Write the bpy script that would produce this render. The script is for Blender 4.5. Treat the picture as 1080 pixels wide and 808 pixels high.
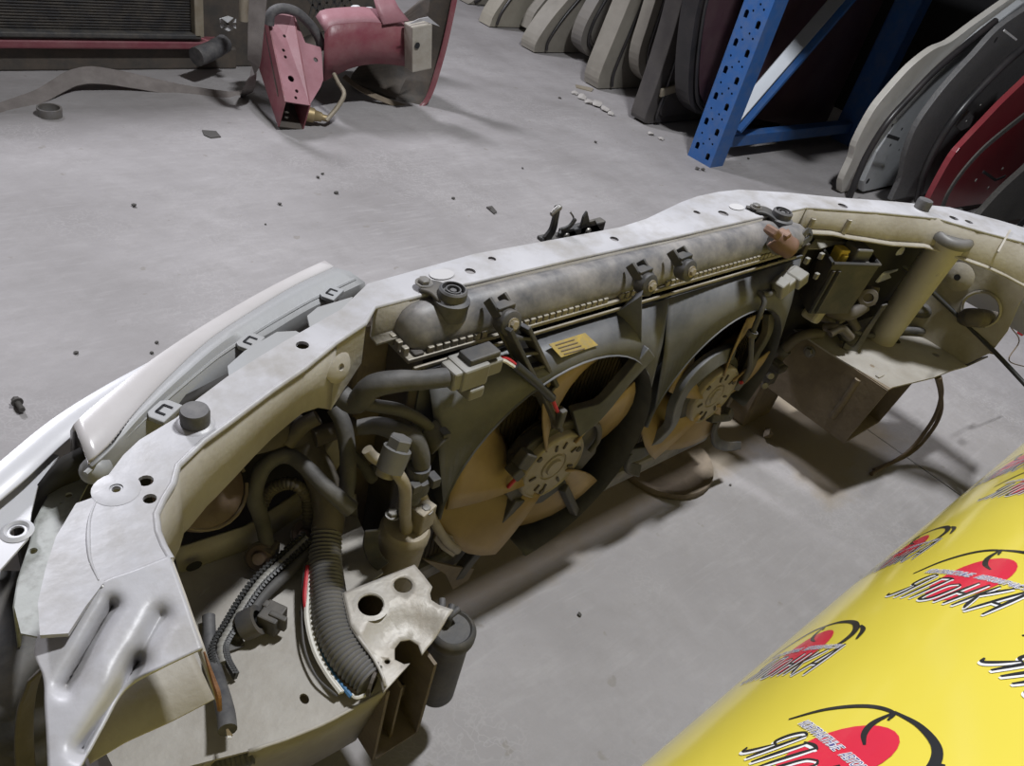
import bpy, bmesh, math, random
from mathutils import Vector, Matrix
random.seed(7)
for o in list(bpy.data.objects): bpy.data.objects.remove(o)
SC = bpy.context.scene
COL = SC.collection
PI = math.pi

# ------------------------------------------------------------------ camera
F, CX, CY, CH = 810.0, 540.0, 404.0, 0.92        # focal length in pixels, centre, camera height
AX = Vector((1023, -345, 810)).normalized()       # world X in camera axes (right, down, forward)
DN = Vector((-288, 1052, 810))
DN = (DN - AX * DN.dot(AX)).normalized()
AZ = -DN
AY = AZ.cross(AX)
CAMLOC = Vector((0, 0, CH))
cam_d = bpy.data.cameras.new('camera')
cam = bpy.data.objects.new('camera', cam_d); COL.objects.link(cam)
cam_d.sensor_fit = 'HORIZONTAL'; cam_d.sensor_width = 36.0; cam_d.lens = 36.0 * F / 1080.0
cam_d.clip_start = 0.01; cam_d.clip_end = 60
def w(v): return Vector((AX.dot(v), AY.dot(v), AZ.dot(v)))
right, up, back = w(Vector((1, 0, 0))), w(Vector((0, -1, 0))), w(Vector((0, 0, -1)))
m = Matrix((right, up, back)).transposed().to_4x4(); m.translation = CAMLOC
cam.matrix_world = m
SC.camera = cam

def ray(px, py): return w(Vector((px - CX, py - CY, F)))
def Z(px, py, z):
    v = ray(px, py); return CAMLOC + v * ((z - CH) / v.z)
def Y(px, py, y):
    v = ray(px, py); return CAMLOC + v * (y / v.y)
def X(px, py, x):
    v = ray(px, py); return CAMLOC + v * (x / v.x)
def ZL(pts, z): return [Z(a, b, z) for a, b in pts]
def Z3(pts): return [Z(a, b, c) for a, b, c in pts]

# ------------------------------------------------------------------ world, lights, exposure
wd = bpy.data.worlds.new('world'); SC.world = wd; wd.use_nodes = True
bg = wd.node_tree.nodes['Background']
bg.inputs[0].default_value = (1.0, 0.93, 0.86, 1); bg.inputs[1].default_value = 0.085
def area(name, loc, target, sx, sy, power, col):
    d = bpy.data.lights.new(name, 'AREA'); d.shape = 'RECTANGLE'; d.size = sx; d.size_y = sy
    d.energy = power; d.color = col
    o = bpy.data.objects.new(name, d); COL.objects.link(o); o.location = loc
    o.rotation_euler = (Vector(target) - Vector(loc)).to_track_quat('-Z', 'Y').to_euler()
    return o
area('ceiling_tube_light', (1.25, 0.50, 2.9), (1.1, 0.50, 0), 0.10, 0.30, 66, (0.95, 0.97, 1.0))
area('ceiling_tube_light_far', (0.2, 4.2, 3.1), (0.6, 1.2, 0), 0.5, 0.9, 100, (0.92, 0.92, 1.0))
VS = SC.view_settings
VS.view_transform = 'Standard'; VS.look = 'None'; VS.gamma = 1.0; VS.use_curve_mapping = False
VS.exposure = 0.40

# ------------------------------------------------------------------ materials
MATS = {}
def mat(name, col, rough=0.6, metal=0.0, dust=None, dustamt=0.0, scale=12.0, bump=0.0, bscale=60.0, var=0.08, detail=6.0, coat=0.0, thr=0.5):
    m = bpy.data.materials.new(name); m.use_nodes = True
    nt = m.node_tree; b = nt.nodes['Principled BSDF']
    b.inputs['Roughness'].default_value = rough; b.inputs['Metallic'].default_value = metal
    if coat: b.inputs['Coat Weight'].default_value = coat; b.inputs['Coat IOR'].default_value = 1.75; b.inputs['Coat Roughness'].default_value = 0.12
    tc = nt.nodes.new('ShaderNodeTexCoord')
    n = nt.nodes.new('ShaderNodeTexNoise'); n.inputs['Scale'].default_value = scale; n.inputs['Detail'].default_value = detail
    geo = nt.nodes.new('ShaderNodeNewGeometry')
    nt.links.new(geo.outputs['Position'], n.inputs['Vector'])
    r = nt.nodes.new('ShaderNodeValToRGB')
    c = Vector(col)
    r.color_ramp.elements[0].position = 0.3; r.color_ramp.elements[1].position = 0.7
    r.color_ramp.elements[0].color = (*(c * (1 - var)), 1); r.color_ramp.elements[1].color = (*[min(1, x * (1 + var)) for x in c], 1)
    nt.links.new(n.outputs['Fac'], r.inputs['Fac'])
    out = r.outputs['Color']
    if dust:
        n2 = nt.nodes.new('ShaderNodeTexNoise'); n2.inputs['Scale'].default_value = scale * 1.7; n2.inputs['Detail'].default_value = 8
        n2.inputs['Roughness'].default_value = 0.65
        nt.links.new(geo.outputs['Position'], n2.inputs['Vector'])
        r2 = nt.nodes.new('ShaderNodeValToRGB')
        r2.color_ramp.elements[0].position = thr - 0.15; r2.color_ramp.elements[1].position = thr + 0.15
        r2.color_ramp.elements[0].color = (0, 0, 0, 1); r2.color_ramp.elements[1].color = (dustamt,) * 3 + (1,)
        nt.links.new(n2.outputs['Fac'], r2.inputs['Fac'])
        mx = nt.nodes.new('ShaderNodeMix'); mx.data_type = 'RGBA'
        nt.links.new(r2.outputs['Color'], mx.inputs[0]); nt.links.new(out, mx.inputs[6]); mx.inputs[7].default_value = (*dust, 1)
        out = mx.outputs[2]
    nt.links.new(out, b.inputs['Base Color'])
    if bump:
        n3 = nt.nodes.new('ShaderNodeTexNoise'); n3.inputs['Scale'].default_value = bscale; n3.inputs['Detail'].default_value = 5
        nt.links.new(geo.outputs['Position'], n3.inputs['Vector'])
        bp = nt.nodes.new('ShaderNodeBump'); bp.inputs['Strength'].default_value = bump; bp.inputs['Distance'].default_value = 0.01
        nt.links.new(n3.outputs['Fac'], bp.inputs['Height']); nt.links.new(bp.outputs['Normal'], b.inputs['Normal'])
    MATS[name] = m
    return m
TAN = (0.34, 0.27, 0.17)
mat('white_paint', (0.41, 0.405, 0.42), 0.40, 0, (0.235, 0.215, 0.185), 0.75, 11, 0.06, 90, 0.12, thr=0.58)
mat('white_clean', (0.50, 0.50, 0.52), 0.3, 0, (0.38, 0.375, 0.375), 0.35, 7, 0, 0, 0.03, thr=0.6)
mat('bay_paint', (0.385, 0.36, 0.315), 0.6, 0, (0.24, 0.21, 0.165), 0.7, 7, 0.08, 150, 0.08)
mat('shelf_paint', (0.36, 0.34, 0.31), 0.6, 0, (0.25, 0.225, 0.19), 0.7, 10, 0.1, 120, 0.08)
mat('rail_dirty', (0.20, 0.16, 0.115), 0.75, 0, (0.11, 0.085, 0.06), 0.8, 8, 0.15, 90, 0.1)
mat('bare_alu', (0.42, 0.40, 0.37), 0.5, 0.1, (0.27, 0.235, 0.19), 0.7, 14, 0.1, 130, 0.06)
mat('dusty_black', (0.045, 0.045, 0.047), 0.6, 0, (0.17, 0.145, 0.11), 0.45, 14, 0.08, 100, 0.1, thr=0.55)
mat('shroud_black', (0.068, 0.071, 0.078), 0.5, 0, (0.145, 0.143, 0.142), 0.75, 9, 0.05, 100, 0.1, thr=0.47)
mat('tank_black', (0.085, 0.085, 0.092), 0.5, 0, (0.29, 0.27, 0.25), 0.8, 13, 0.05, 100, 0.1, thr=0.5)
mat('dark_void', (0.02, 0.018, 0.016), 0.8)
mat('rubber', (0.05, 0.05, 0.055), 0.65, 0, (0.20, 0.19, 0.18), 0.5, 20, 0.1, 100, 0.1)
mat('loom', (0.058, 0.056, 0.055), 0.65, 0, (0.115, 0.108, 0.098), 0.6, 18, 0.1, 100, 0.1)
mat('loom_dirty', (0.08, 0.07, 0.06), 0.7, 0, (0.135, 0.115, 0.092), 0.6, 18, 0.1, 100, 0.1)
mat('conduit', (0.115, 0.113, 0.112), 0.5, 0, (0.17, 0.16, 0.15), 0.5, 18, 0.03, 100, 0.08)
mat('tan_plastic', (0.36, 0.255, 0.125), 0.5, 0, (0.21, 0.15, 0.075), 0.6, 7, 0.03, 80, 0.1)
mat('dusty_steel', (0.34, 0.30, 0.235), 0.55, 0.2, (0.22, 0.18, 0.12), 0.6, 14, 0.1, 100, 0.1)
mat('grey_plastic', (0.24, 0.235, 0.22), 0.55, 0, (0.20, 0.18, 0.14), 0.5, 22, 0.05, 100, 0.08)
mat('fins', (0.06, 0.05, 0.04), 0.6, 0.2, (0.12, 0.09, 0.06), 0.6, 20, 0, 0, 0.1)
mat('crimp', (0.30, 0.275, 0.23), 0.5, 0.2, (0.17, 0.145, 0.105), 0.6, 25, 0, 0, 0.1)
mat('rust', (0.25, 0.115, 0.05), 0.8, 0, (0.10, 0.05, 0.025), 0.7, 60, 0.3, 150, 0.2)
mat('copper', (0.20, 0.12, 0.085), 0.6, 0.1, (0.16, 0.085, 0.055), 0.6, 30, 0.1, 100, 0.1)
mat('brown_dark', (0.085, 0.055, 0.04), 0.6, 0, (0.15, 0.11, 0.08), 0.5, 30, 0.1, 100, 0.1)
mat('strip_paint', (0.33, 0.34, 0.325), 0.5, 0, (0.12, 0.115, 0.10), 0.8, 40, 0.05, 90, 0.08, thr=0.64)
mat('paint_mark', (0.45, 0.44, 0.44), 0.5)
mat('bolt', (0.25, 0.245, 0.24), 0.45, 0.6, (0.2, 0.17, 0.13), 0.5, 40, 0.1, 100, 0.1)
mat('lens', (0.50, 0.48, 0.48), 0.25, 0, (0.36, 0.335, 0.32), 0.4, 6, 0, 0, 0.03)
mat('lamp_housing', (0.29, 0.295, 0.30), 0.5, 0, (0.25, 0.24, 0.225), 0.5, 8, 0.05, 100, 0.05)
mat('sticker', (0.36, 0.25, 0.035), 0.6, 0, (0.24, 0.19, 0.09), 0.8, 90, 0, 0, 0.15)
mat('yellow_plastic', (0.75, 0.55, 0.06), 0.5, 0, TAN, 0.3, 40)
mat('white_plastic', (0.70, 0.71, 0.73), 0.4, 0, TAN, 0.15, 30)
mat('washer_plastic', (0.44, 0.41, 0.34), 0.5, 0, (0.31, 0.275, 0.21), 0.5, 9, 0.03, 60, 0.06)
mat('wire_red', (0.45, 0.03, 0.04), 0.5); mat('wire_white', (0.62, 0.60, 0.55), 0.5); mat('wire_blue', (0.06, 0.17, 0.33), 0.5)
mat('wire_black', (0.03, 0.03, 0.03), 0.5); mat('wire_brown', (0.12, 0.085, 0.05), 0.6)
mat('red_paint', (0.19, 0.046, 0.062), 0.4, 0, (0.27, 0.14, 0.14), 0.6, 8, 0.1, 60, 0.08)
mat('pink_paint', (0.36, 0.185, 0.21), 0.5, 0, (0.29, 0.12, 0.14), 0.6, 8, 0.1, 60, 0.08)
mat('dark_inner', (0.055, 0.05, 0.045), 0.7, 0, (0.13, 0.10, 0.075), 0.6, 8, 0.1, 80, 0.1)
mat('webbing', (0.20, 0.178, 0.168), 0.85, 0, (0.13, 0.113, 0.105), 0.7, 15, 0.2, 400, 0.1)
mat('blue_paint', (0.026, 0.10, 0.30), 0.45, 0, (0.10, 0.14, 0.24), 0.6, 14, 0.05, 80, 0.08, thr=0.58)
mat('galv', (0.24, 0.255, 0.28), 0.45, 0.4, (0.22, 0.23, 0.25), 0.5, 10)
mat('hole_dark', (0.012, 0.012, 0.014), 0.9)
mat('door_beige', (0.27, 0.25, 0.215), 0.5, 0, (0.17, 0.155, 0.13), 0.6, 5, 0.05, 60, 0.06)
mat('door_cream', (0.34, 0.315, 0.26), 0.5, 0, (0.24, 0.215, 0.175), 0.6, 5, 0.05, 60, 0.06)
mat('door_grey', (0.15, 0.14, 0.13), 0.5, 0, (0.20, 0.18, 0.15), 0.5, 5, 0.05, 60, 0.06)
mat('door_dark', (0.055, 0.05, 0.05), 0.4, 0, (0.11, 0.10, 0.09), 0.5, 5, 0.05, 60, 0.06)
mat('door_black', (0.02, 0.02, 0.022), 0.35, 0, (0.06, 0.05, 0.05), 0.5, 6)
mat('door_plum', (0.06, 0.028, 0.038), 0.35, 0, (0.10, 0.07, 0.07), 0.5, 6)
mat('door_white', (0.60, 0.58, 0.54), 0.4, 0, (0.46, 0.43, 0.38), 0.5, 5, 0, 0, 0.04)
mat('door_silver', (0.50, 0.52, 0.54), 0.4, 0, (0.36, 0.37, 0.38), 0.5, 8, 0, 0, 0.05)
mat('door_charcoal', (0.12, 0.12, 0.125), 0.5, 0, (0.19, 0.185, 0.18), 0.5, 60, 0.15, 200, 0.1)
mat('door_red', (0.21, 0.024, 0.034), 0.3, 0, (0.22, 0.05, 0.05), 0.5, 6)
mat('felt', (0.05, 0.048, 0.045), 0.95, 0, (0.10, 0.095, 0.085), 0.5, 80, 0.3, 300, 0.1)
mat('banner_yellow', (0.72, 0.60, 0.07), 0.35, 0, None, 0, 3, 0, 0, 0.04, coat=1.0)
mat('print_red', (0.66, 0.03, 0.06), 0.3, coat=1.0); mat('print_black', (0.025, 0.025, 0.025), 0.3, coat=1.0)
mat('print_white', (0.80, 0.79, 0.77), 0.3, coat=1.0); mat('print_blue', (0.10, 0.09, 0.26), 0.3, coat=1.0)
mat('brass', (0.34, 0.26, 0.13), 0.5, 0.5, TAN, 0.5, 30)
mat('debris', (0.07, 0.065, 0.06), 0.8); mat('debris_light', (0.38, 0.36, 0.34), 0.8, bump=0.3)
mat('wall_dark', (0.010, 0.010, 0.012), 0.9, 0, (0.014, 0.014, 0.016), 0.5, 2)
mat('shade_board', (0.10, 0.085, 0.065), 0.8)

# concrete floor
def floor_mat():
    m = bpy.data.materials.new('concrete'); m.use_nodes = True
    nt = m.node_tree; b = nt.nodes['Principled BSDF']; L = nt.links.new
    geo = nt.nodes.new('ShaderNodeNewGeometry')
    def noise(s, d=8, r=0.6, vec=None, dist=0.0):
        n = nt.nodes.new('ShaderNodeTexNoise'); n.inputs['Scale'].default_value = s; n.inputs['Detail'].default_value = d
        n.inputs['Roughness'].default_value = r; n.inputs['Distortion'].default_value = dist
        L(vec or geo.outputs['Position'], n.inputs['Vector']); return n
    def ramp(src, a, b_, c0, c1):
        r = nt.nodes.new('ShaderNodeValToRGB'); e = r.color_ramp.elements
        e[0].position = a; e[1].position = b_; e[0].color = (*c0, 1); e[1].color = (*c1, 1); L(src, r.inputs['Fac']); return r.outputs['Color']
    def mix(f, a, b_, mode='MIX'):
        x = nt.nodes.new('ShaderNodeMix'); x.data_type = 'RGBA'; x.blend_type = mode
        for s, v in ((0, f), (6, a), (7, b_)):
            if isinstance(v, (int, float)): x.inputs[s].default_value = v
            elif isinstance(v, tuple): x.inputs[s].default_value = (*v, 1)
            else: L(v, x.inputs[s])
        return x.outputs[2]
    c = ramp(noise(2.2, 9, 0.62).outputs['Fac'], 0.30, 0.70, (0.225, 0.212, 0.210), (0.345, 0.328, 0.330))
    # trowel scratches, stretched in two directions
    for ang, sc in ((0.5, (5, 38, 1)), (-0.9, (7, 30, 1)), (0.05, (6, 45, 1))):
        mp = nt.nodes.new('ShaderNodeMapping'); mp.inputs['Rotation'].default_value = (0, 0, ang); mp.inputs['Scale'].default_value = sc
        L(geo.outputs['Position'], mp.inputs['Vector'])
        s = noise(1.6, 4, 0.6, mp.outputs['Vector'], 0.6)
        gate = ramp(noise(3.1 + ang, 5, 0.7).outputs['Fac'], 0.46, 0.62, (0, 0, 0), (1, 1, 1))
        lines = ramp(s.outputs['Fac'], 0.52, 0.66, (0, 0, 0), (0.28, 0.28, 0.28))
        c = mix(mix(1.0, gate, lines, 'MULTIPLY'), c, (0.41, 0.395, 0.395))
    c = mix(ramp(noise(70, 4, 0.7).outputs['Fac'], 0.3, 0.7, (0.0,) * 3, (0.18,) * 3), c, (0.22, 0.21, 0.205))
    c = mix(ramp(noise(26, 3, 0.5).outputs['Fac'], 0.69, 0.73, (0.0,) * 3, (0.55,) * 3), c, (0.20, 0.18, 0.155))
    vz = nt.nodes.new('ShaderNodeTexVoronoi'); vz.feature = 'DISTANCE_TO_EDGE'; vz.inputs['Scale'].default_value = 16
    wv = noise(5, 5, 0.6); va = nt.nodes.new('ShaderNodeVectorMath'); va.operation = 'ADD'; L(geo.outputs['Position'], va.inputs[0]); L(wv.outputs['Color'], va.inputs[1]); L(va.outputs[0], vz.inputs['Vector'])
    cg = ramp(noise(2.6, 4).outputs['Fac'], 0.5, 0.65, (0, 0, 0), (0.35,) * 3)
    c = mix(mix(1.0, cg, ramp(vz.outputs['Distance'], 0.0, 0.10, (1, 1, 1), (0, 0, 0)), 'MULTIPLY'), c, (0.43, 0.415, 0.41))
    c = mix(ramp(noise(9, 8, 0.7).outputs['Fac'], 0.48, 0.72, (0, 0, 0), (0.35,) * 3), c, (0.19, 0.178, 0.17))
    # brown shade under the front end painted into the floor as ragged dusty patches
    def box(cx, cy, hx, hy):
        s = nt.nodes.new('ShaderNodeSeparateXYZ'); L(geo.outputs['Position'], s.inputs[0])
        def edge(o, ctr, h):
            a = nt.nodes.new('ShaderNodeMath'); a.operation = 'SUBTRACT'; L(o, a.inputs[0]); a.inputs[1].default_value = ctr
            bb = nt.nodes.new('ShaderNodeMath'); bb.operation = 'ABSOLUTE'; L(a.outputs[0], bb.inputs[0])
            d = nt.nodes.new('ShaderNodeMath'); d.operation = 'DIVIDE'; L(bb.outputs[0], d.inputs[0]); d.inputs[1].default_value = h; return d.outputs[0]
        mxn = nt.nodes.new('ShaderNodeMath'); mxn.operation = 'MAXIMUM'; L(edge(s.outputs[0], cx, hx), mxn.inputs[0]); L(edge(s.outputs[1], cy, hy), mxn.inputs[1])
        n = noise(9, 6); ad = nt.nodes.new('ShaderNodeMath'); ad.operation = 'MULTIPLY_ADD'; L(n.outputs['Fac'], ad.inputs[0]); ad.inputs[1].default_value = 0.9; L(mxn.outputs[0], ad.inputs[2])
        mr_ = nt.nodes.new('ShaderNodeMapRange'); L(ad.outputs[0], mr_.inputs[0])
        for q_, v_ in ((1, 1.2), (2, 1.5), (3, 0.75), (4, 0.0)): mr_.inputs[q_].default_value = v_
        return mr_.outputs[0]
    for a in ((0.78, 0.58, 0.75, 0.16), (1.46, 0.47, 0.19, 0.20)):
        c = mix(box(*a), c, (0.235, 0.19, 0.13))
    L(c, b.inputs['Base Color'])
    b.inputs['Roughness'].default_value = 0.72
    bp = nt.nodes.new('ShaderNodeBump'); bp.inputs['Strength'].default_value = 0.25; bp.inputs['Distance'].default_value = 0.004
    L(noise(45, 6, 0.65).outputs['Fac'], bp.inputs['Height']); L(bp.outputs['Normal'], b.inputs['Normal'])
    MATS['concrete'] = m
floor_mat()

# ------------------------------------------------------------------ helpers
def M(x): return MATS[x]
def link(name, me, mt, parent):
    o = bpy.data.objects.new(name, me); COL.objects.link(o)
    if mt: me.materials.append(M(mt))
    if parent:
        o.parent = parent
        if parent.type == 'EMPTY': o.matrix_parent_inverse = Matrix.Translation(-parent.location)
    return o
def tag(o, label, cat=None, group=None, kind=None):
    if label: o['label'] = label
    if cat: o['category'] = cat
    if group: o['group'] = group
    if kind: o['kind'] = kind
    return o
def empty(name, label, cat, group=None, loc=(0, 0, 0)):
    o = bpy.data.objects.new(name, None); COL.objects.link(o); o.empty_display_size = 0.05; o.location = loc
    return tag(o, label, cat, group)
def solidify(o, t, off=-1.0):
    md = o.modifiers.new('solid', 'SOLIDIFY'); md.thickness = t; md.offset = off; return o
def bevel(o, wd_, seg=2, ang=35):
    md = o.modifiers.new('bevel', 'BEVEL'); md.width = wd_; md.segments = seg; md.limit_method = 'ANGLE'; md.angle_limit = math.radians(ang); return o
def subsurf(o, n=1):
    md = o.modifiers.new('sub', 'SUBSURF'); md.levels = n; md.render_levels = n; return o
def mesh(name, vs, fs, mt, parent=None, smooth=False):
    me = bpy.data.meshes.new(name); me.from_pydata([tuple(v) for v in vs], [], fs); me.update()
    if smooth:
        for p in me.polygons: p.use_smooth = True
    return link(name, me, mt, parent)
def sm_angle(o, deg=40):
    me = o.data
    for p in me.polygons: p.use_smooth = True
    me.set_sharp_from_angle(angle=math.radians(deg)); return o

class MB:
    def __init__(s): s.v, s.f = [], []
    def add(s, vs, fs):
        n = len(s.v); s.v += [Vector(v) for v in vs]; s.f += [[i + n for i in f] for f in fs]; return s
    def box(s, c, size, R=None):
        c = Vector(c); hx, hy, hz = [q / 2 for q in size]; R = R or Matrix.Identity(3)
        vs = [c + R @ Vector((x * hx, y * hy, z * hz)) for x in (-1, 1) for y in (-1, 1) for z in (-1, 1)]
        return s.add(vs, [(0, 1, 3, 2), (4, 6, 7, 5), (0, 4, 5, 1), (2, 3, 7, 6), (0, 2, 6, 4), (1, 5, 7, 3)])
    def bar(s, a, b, wx, wy, upv=(0, 0, 1)):
        a, b = Vector(a), Vector(b); t = (b - a).normalized(); u = Vector(upv); u = (u - t * u.dot(t))
        if u.length < 1e-4: u = t.orthogonal()
        u.normalize(); q = t.cross(u)
        return s.box((a + b) / 2, ((b - a).length, wx, wy), Matrix((t, q, u)).transposed())
    def tube(s, pts, r, n=10, res=5, caps=True, rib=None, smoothpath=True):
        vs, fs = tube_geo(pts, r, n, res, caps, rib, smoothpath); return s.add(vs, fs)
    def lathe(s, prof, o, ax, n=24):
        vs, fs = lathe_geo(prof, o, ax, n); return s.add(vs, fs)
    def build(s, name, mt, parent=None, smooth=False, bev=0, ang=40):
        o = mesh(name, s.v, s.f, mt, parent)
        bm = bmesh.new(); bm.from_mesh(o.data); bmesh.ops.recalc_face_normals(bm, faces=bm.faces[:]); bm.to_mesh(o.data); bm.free()
        if smooth: sm_angle(o, ang)
        if bev: bevel(o, bev)
        return o
def catmull(pts, res):
    P = [Vector(p) for p in pts]
    if len(P) < 3 or res <= 1: return P
    out = []
    for i in range(len(P) - 1):
        a = P[i - 1] if i else P[0] * 2 - P[1]; b, c = P[i], P[i + 1]; d = P[i + 2] if i + 2 < len(P) else P[-1] * 2 - P[-2]
        for k in range(res):
            t = k / res
            out.append(0.5 * ((2 * b) + (c - a) * t + (2 * a - 5 * b + 4 * c - d) * t * t + (3 * b - a - 3 * c + d) * t ** 3))
    out.append(P[-1]); return out
def tube_geo(pts, r, n=10, res=5, caps=True, rib=None, smoothpath=True):
    path = catmull(pts, res) if smoothpath else [Vector(p) for p in pts]
    rr = r if isinstance(r, (list, tuple)) else [r] * len(pts)
    L = [0]
    for i in range(1, len(path)): L.append(L[-1] + (path[i] - path[i - 1]).length)
    if rib:                                      # resample finely and modulate the radius
        per, amp = rib; k = max(4, int(L[-1] / per * 4)); new = []; j = 0
        for q in range(k + 1):
            s_ = L[-1] * q / k
            while j < len(L) - 2 and L[j + 1] < s_: j += 1
            t = (s_ - L[j]) / max(1e-9, L[j + 1] - L[j]); new.append(path[j].lerp(path[j + 1], t))
        path = new; L = [L[-1] * q / k for q in range(k + 1)]
    vs, fs = [], []; u = None
    for i, p in enumerate(path):
        t = (path[min(i + 1, len(path) - 1)] - path[max(i - 1, 0)]).normalized()
        if u is None: u = t.orthogonal().normalized()
        u = (u - t * u.dot(t)).normalized(); q = t.cross(u)
        f = L[i] / L[-1] * (len(rr) - 1); k = min(int(f), len(rr) - 2) if len(rr) > 1 else 0
        rad = rr[k] + (rr[k + 1] - rr[k]) * (f - k) if len(rr) > 1 else rr[0]
        if rib: rad += rib[1] * (1, 0.3, -1, 0.3)[i % 4]
        for a in range(n): vs.append(p + (u * math.cos(2 * PI * a / n) + q * math.sin(2 * PI * a / n)) * rad)
    for i in range(len(path) - 1):
        for a in range(n): fs.append((i * n + a, i * n + (a + 1) % n, (i + 1) * n + (a + 1) % n, (i + 1) * n + a))
    if caps: fs.append(tuple(range(n))[::-1]); fs.append(tuple(range((len(path) - 1) * n, len(path) * n)))
    return vs, fs
def lathe_geo(prof, o, ax, n=24):
    o = Vector(o); t = Vector(ax).normalized(); u = t.orthogonal().normalized(); q = t.cross(u); vs, fs = [], []
    for r, h in prof:
        for a in range(n): vs.append(o + t * h + (u * math.cos(2 * PI * a / n) + q * math.sin(2 * PI * a / n)) * max(r, 1e-5))
    for i in range(len(prof) - 1):
        for a in range(n): fs.append((i * n + a, i * n + (a + 1) % n, (i + 1) * n + (a + 1) % n, (i + 1) * n + a))
    return vs, fs
def tube(name, pts, r, mt, parent, n=10, res=5, rib=None, label=None, smoothpath=True, caps=True):
    o = MB().tube(pts, r, n, res, caps, rib, smoothpath).build(name, mt, parent, True, ang=50)
    if label: o['label'] = label
    return o
def lathe(name, prof, o_, ax, mt, parent, n=24, label=None):
    o = MB().lathe(prof, o_, ax, n).build(name, mt, parent, True)
    if label: o['label'] = label
    return o
def box(name, c, size, mt, parent=None, bev=0.003, R=None):
    return MB().box(c, size, R).build(name, mt, parent, bev=bev)
def resample(P, n):
    P = [Vector(p) for p in P]; L = [0]
    for i in range(1, len(P)): L.append(L[-1] + (P[i] - P[i - 1]).length)
    out = []; j = 0
    for k in range(n):
        s = L[-1] * k / (n - 1)
        while j < len(P) - 2 and L[j + 1] < s: j += 1
        out.append(P[j].lerp(P[j + 1], min(1, max(0, (s - L[j]) / max(1e-9, L[j + 1] - L[j])))))
    return out
def loft(name, rows, mt, parent, n=24, thick=0.0, off=-1.0, smooth=True, curve=True, flip=False, closed=False):
    R = rows if not curve and all(len(r) == n for r in rows) else [resample(catmull(r, 6) if curve and len(r) > 2 else r, n) for r in rows]
    vs = [v for r in R for v in r]; fs = []
    m_ = len(R)
    for i in range(m_ if closed else m_ - 1):
        j = (i + 1) % m_
        for a in range(n - 1):
            f = (i * n + a, i * n + a + 1, j * n + a + 1, j * n + a); fs.append(f[::-1] if flip else f)
    o = mesh(name, vs, fs, mt, parent)
    if smooth: sm_angle(o, 35)
    if thick: solidify(o, thick, off)
    return o
def circle(c, r, n=16, ax=(0, 0, 1), sx=1.0, ph=0.0):
    t = Vector(ax).normalized(); u = Vector((1, 0, 0)); u = u - t * u.dot(t)
    if u.length < 0.1: u = Vector((0, 1, 0)) - t * t.y
    u.normalize(); q = t.cross(u)
    return [Vector(c) + u * (r * sx * math.cos(ph + 2 * PI * a / n)) + q * (r * math.sin(ph + 2 * PI * a / n)) for a in range(n)]
def plate(name, outline, holes, thick, mt, parent, nrm=(0, 0, 1), cuts=0, fn=None, bev=0, off=-1.0):
    """flat sheet with real holes, outline and holes as loops of 3D points"""
    bm = bmesh.new(); edges = []
    for lp in [outline] + holes:
        vs = [bm.verts.new(p) for p in lp]
        for i in range(len(vs)): edges.append(bm.edges.new((vs[i], vs[(i + 1) % len(vs)])))
    bmesh.ops.triangle_fill(bm, use_beauty=True, use_dissolve=False, edges=edges, normal=Vector(nrm))
    N = Vector(nrm)
    for f in bm.faces:
        f.normal_update()
        if f.normal.dot(N) < 0: f.normal_flip()
    if cuts: bmesh.ops.subdivide_edges(bm, edges=bm.edges[:], cuts=cuts, use_grid_fill=True)
    if fn:
        for v in bm.verts: v.co = fn(v.co)
    me = bpy.data.meshes.new(name); bm.to_mesh(me); bm.free()
    o = link(name, me, mt, parent)
    if fn: sm_angle(o, 40)
    if thick: solidify(o, thick, off)
    if bev: bevel(o, bev)
    return o
def hexbolt(name, p, r, mt, parent, ax=(0, 0, 1), h=None):
    h = h or r * 0.8; p = Vector(p); t = Vector(ax).normalized()
    b = MB(); b.lathe([(0, 0), (r * 1.45, 0), (r * 1.45, r * 0.25), (0, r * 0.25)], p, t, 16)
    b.lathe([(0, r * 0.25), (r, r * 0.25), (r, h), (r * 0.85, h + r * 0.12), (0, h + r * 0.12)], p, t, 6)
    return b.build(name, mt, parent)

# ================================================================== the setting
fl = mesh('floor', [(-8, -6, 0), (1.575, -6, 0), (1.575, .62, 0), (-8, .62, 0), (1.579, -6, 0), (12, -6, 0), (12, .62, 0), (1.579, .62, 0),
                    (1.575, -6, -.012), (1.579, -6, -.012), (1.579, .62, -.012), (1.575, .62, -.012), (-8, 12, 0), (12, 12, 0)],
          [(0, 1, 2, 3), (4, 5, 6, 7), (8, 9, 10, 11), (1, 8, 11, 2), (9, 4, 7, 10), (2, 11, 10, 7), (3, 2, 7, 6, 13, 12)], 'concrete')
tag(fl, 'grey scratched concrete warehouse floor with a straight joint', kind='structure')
wl = box('wall_right', (4.10, 3, 1.6), (0.1, 16, 3.2), 'wall_dark', None, 0); tag(wl, 'wall behind the storage rack, coloured near-black for the darkness there', kind='structure')  # darkness behind the rack is put into the wall colour

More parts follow.
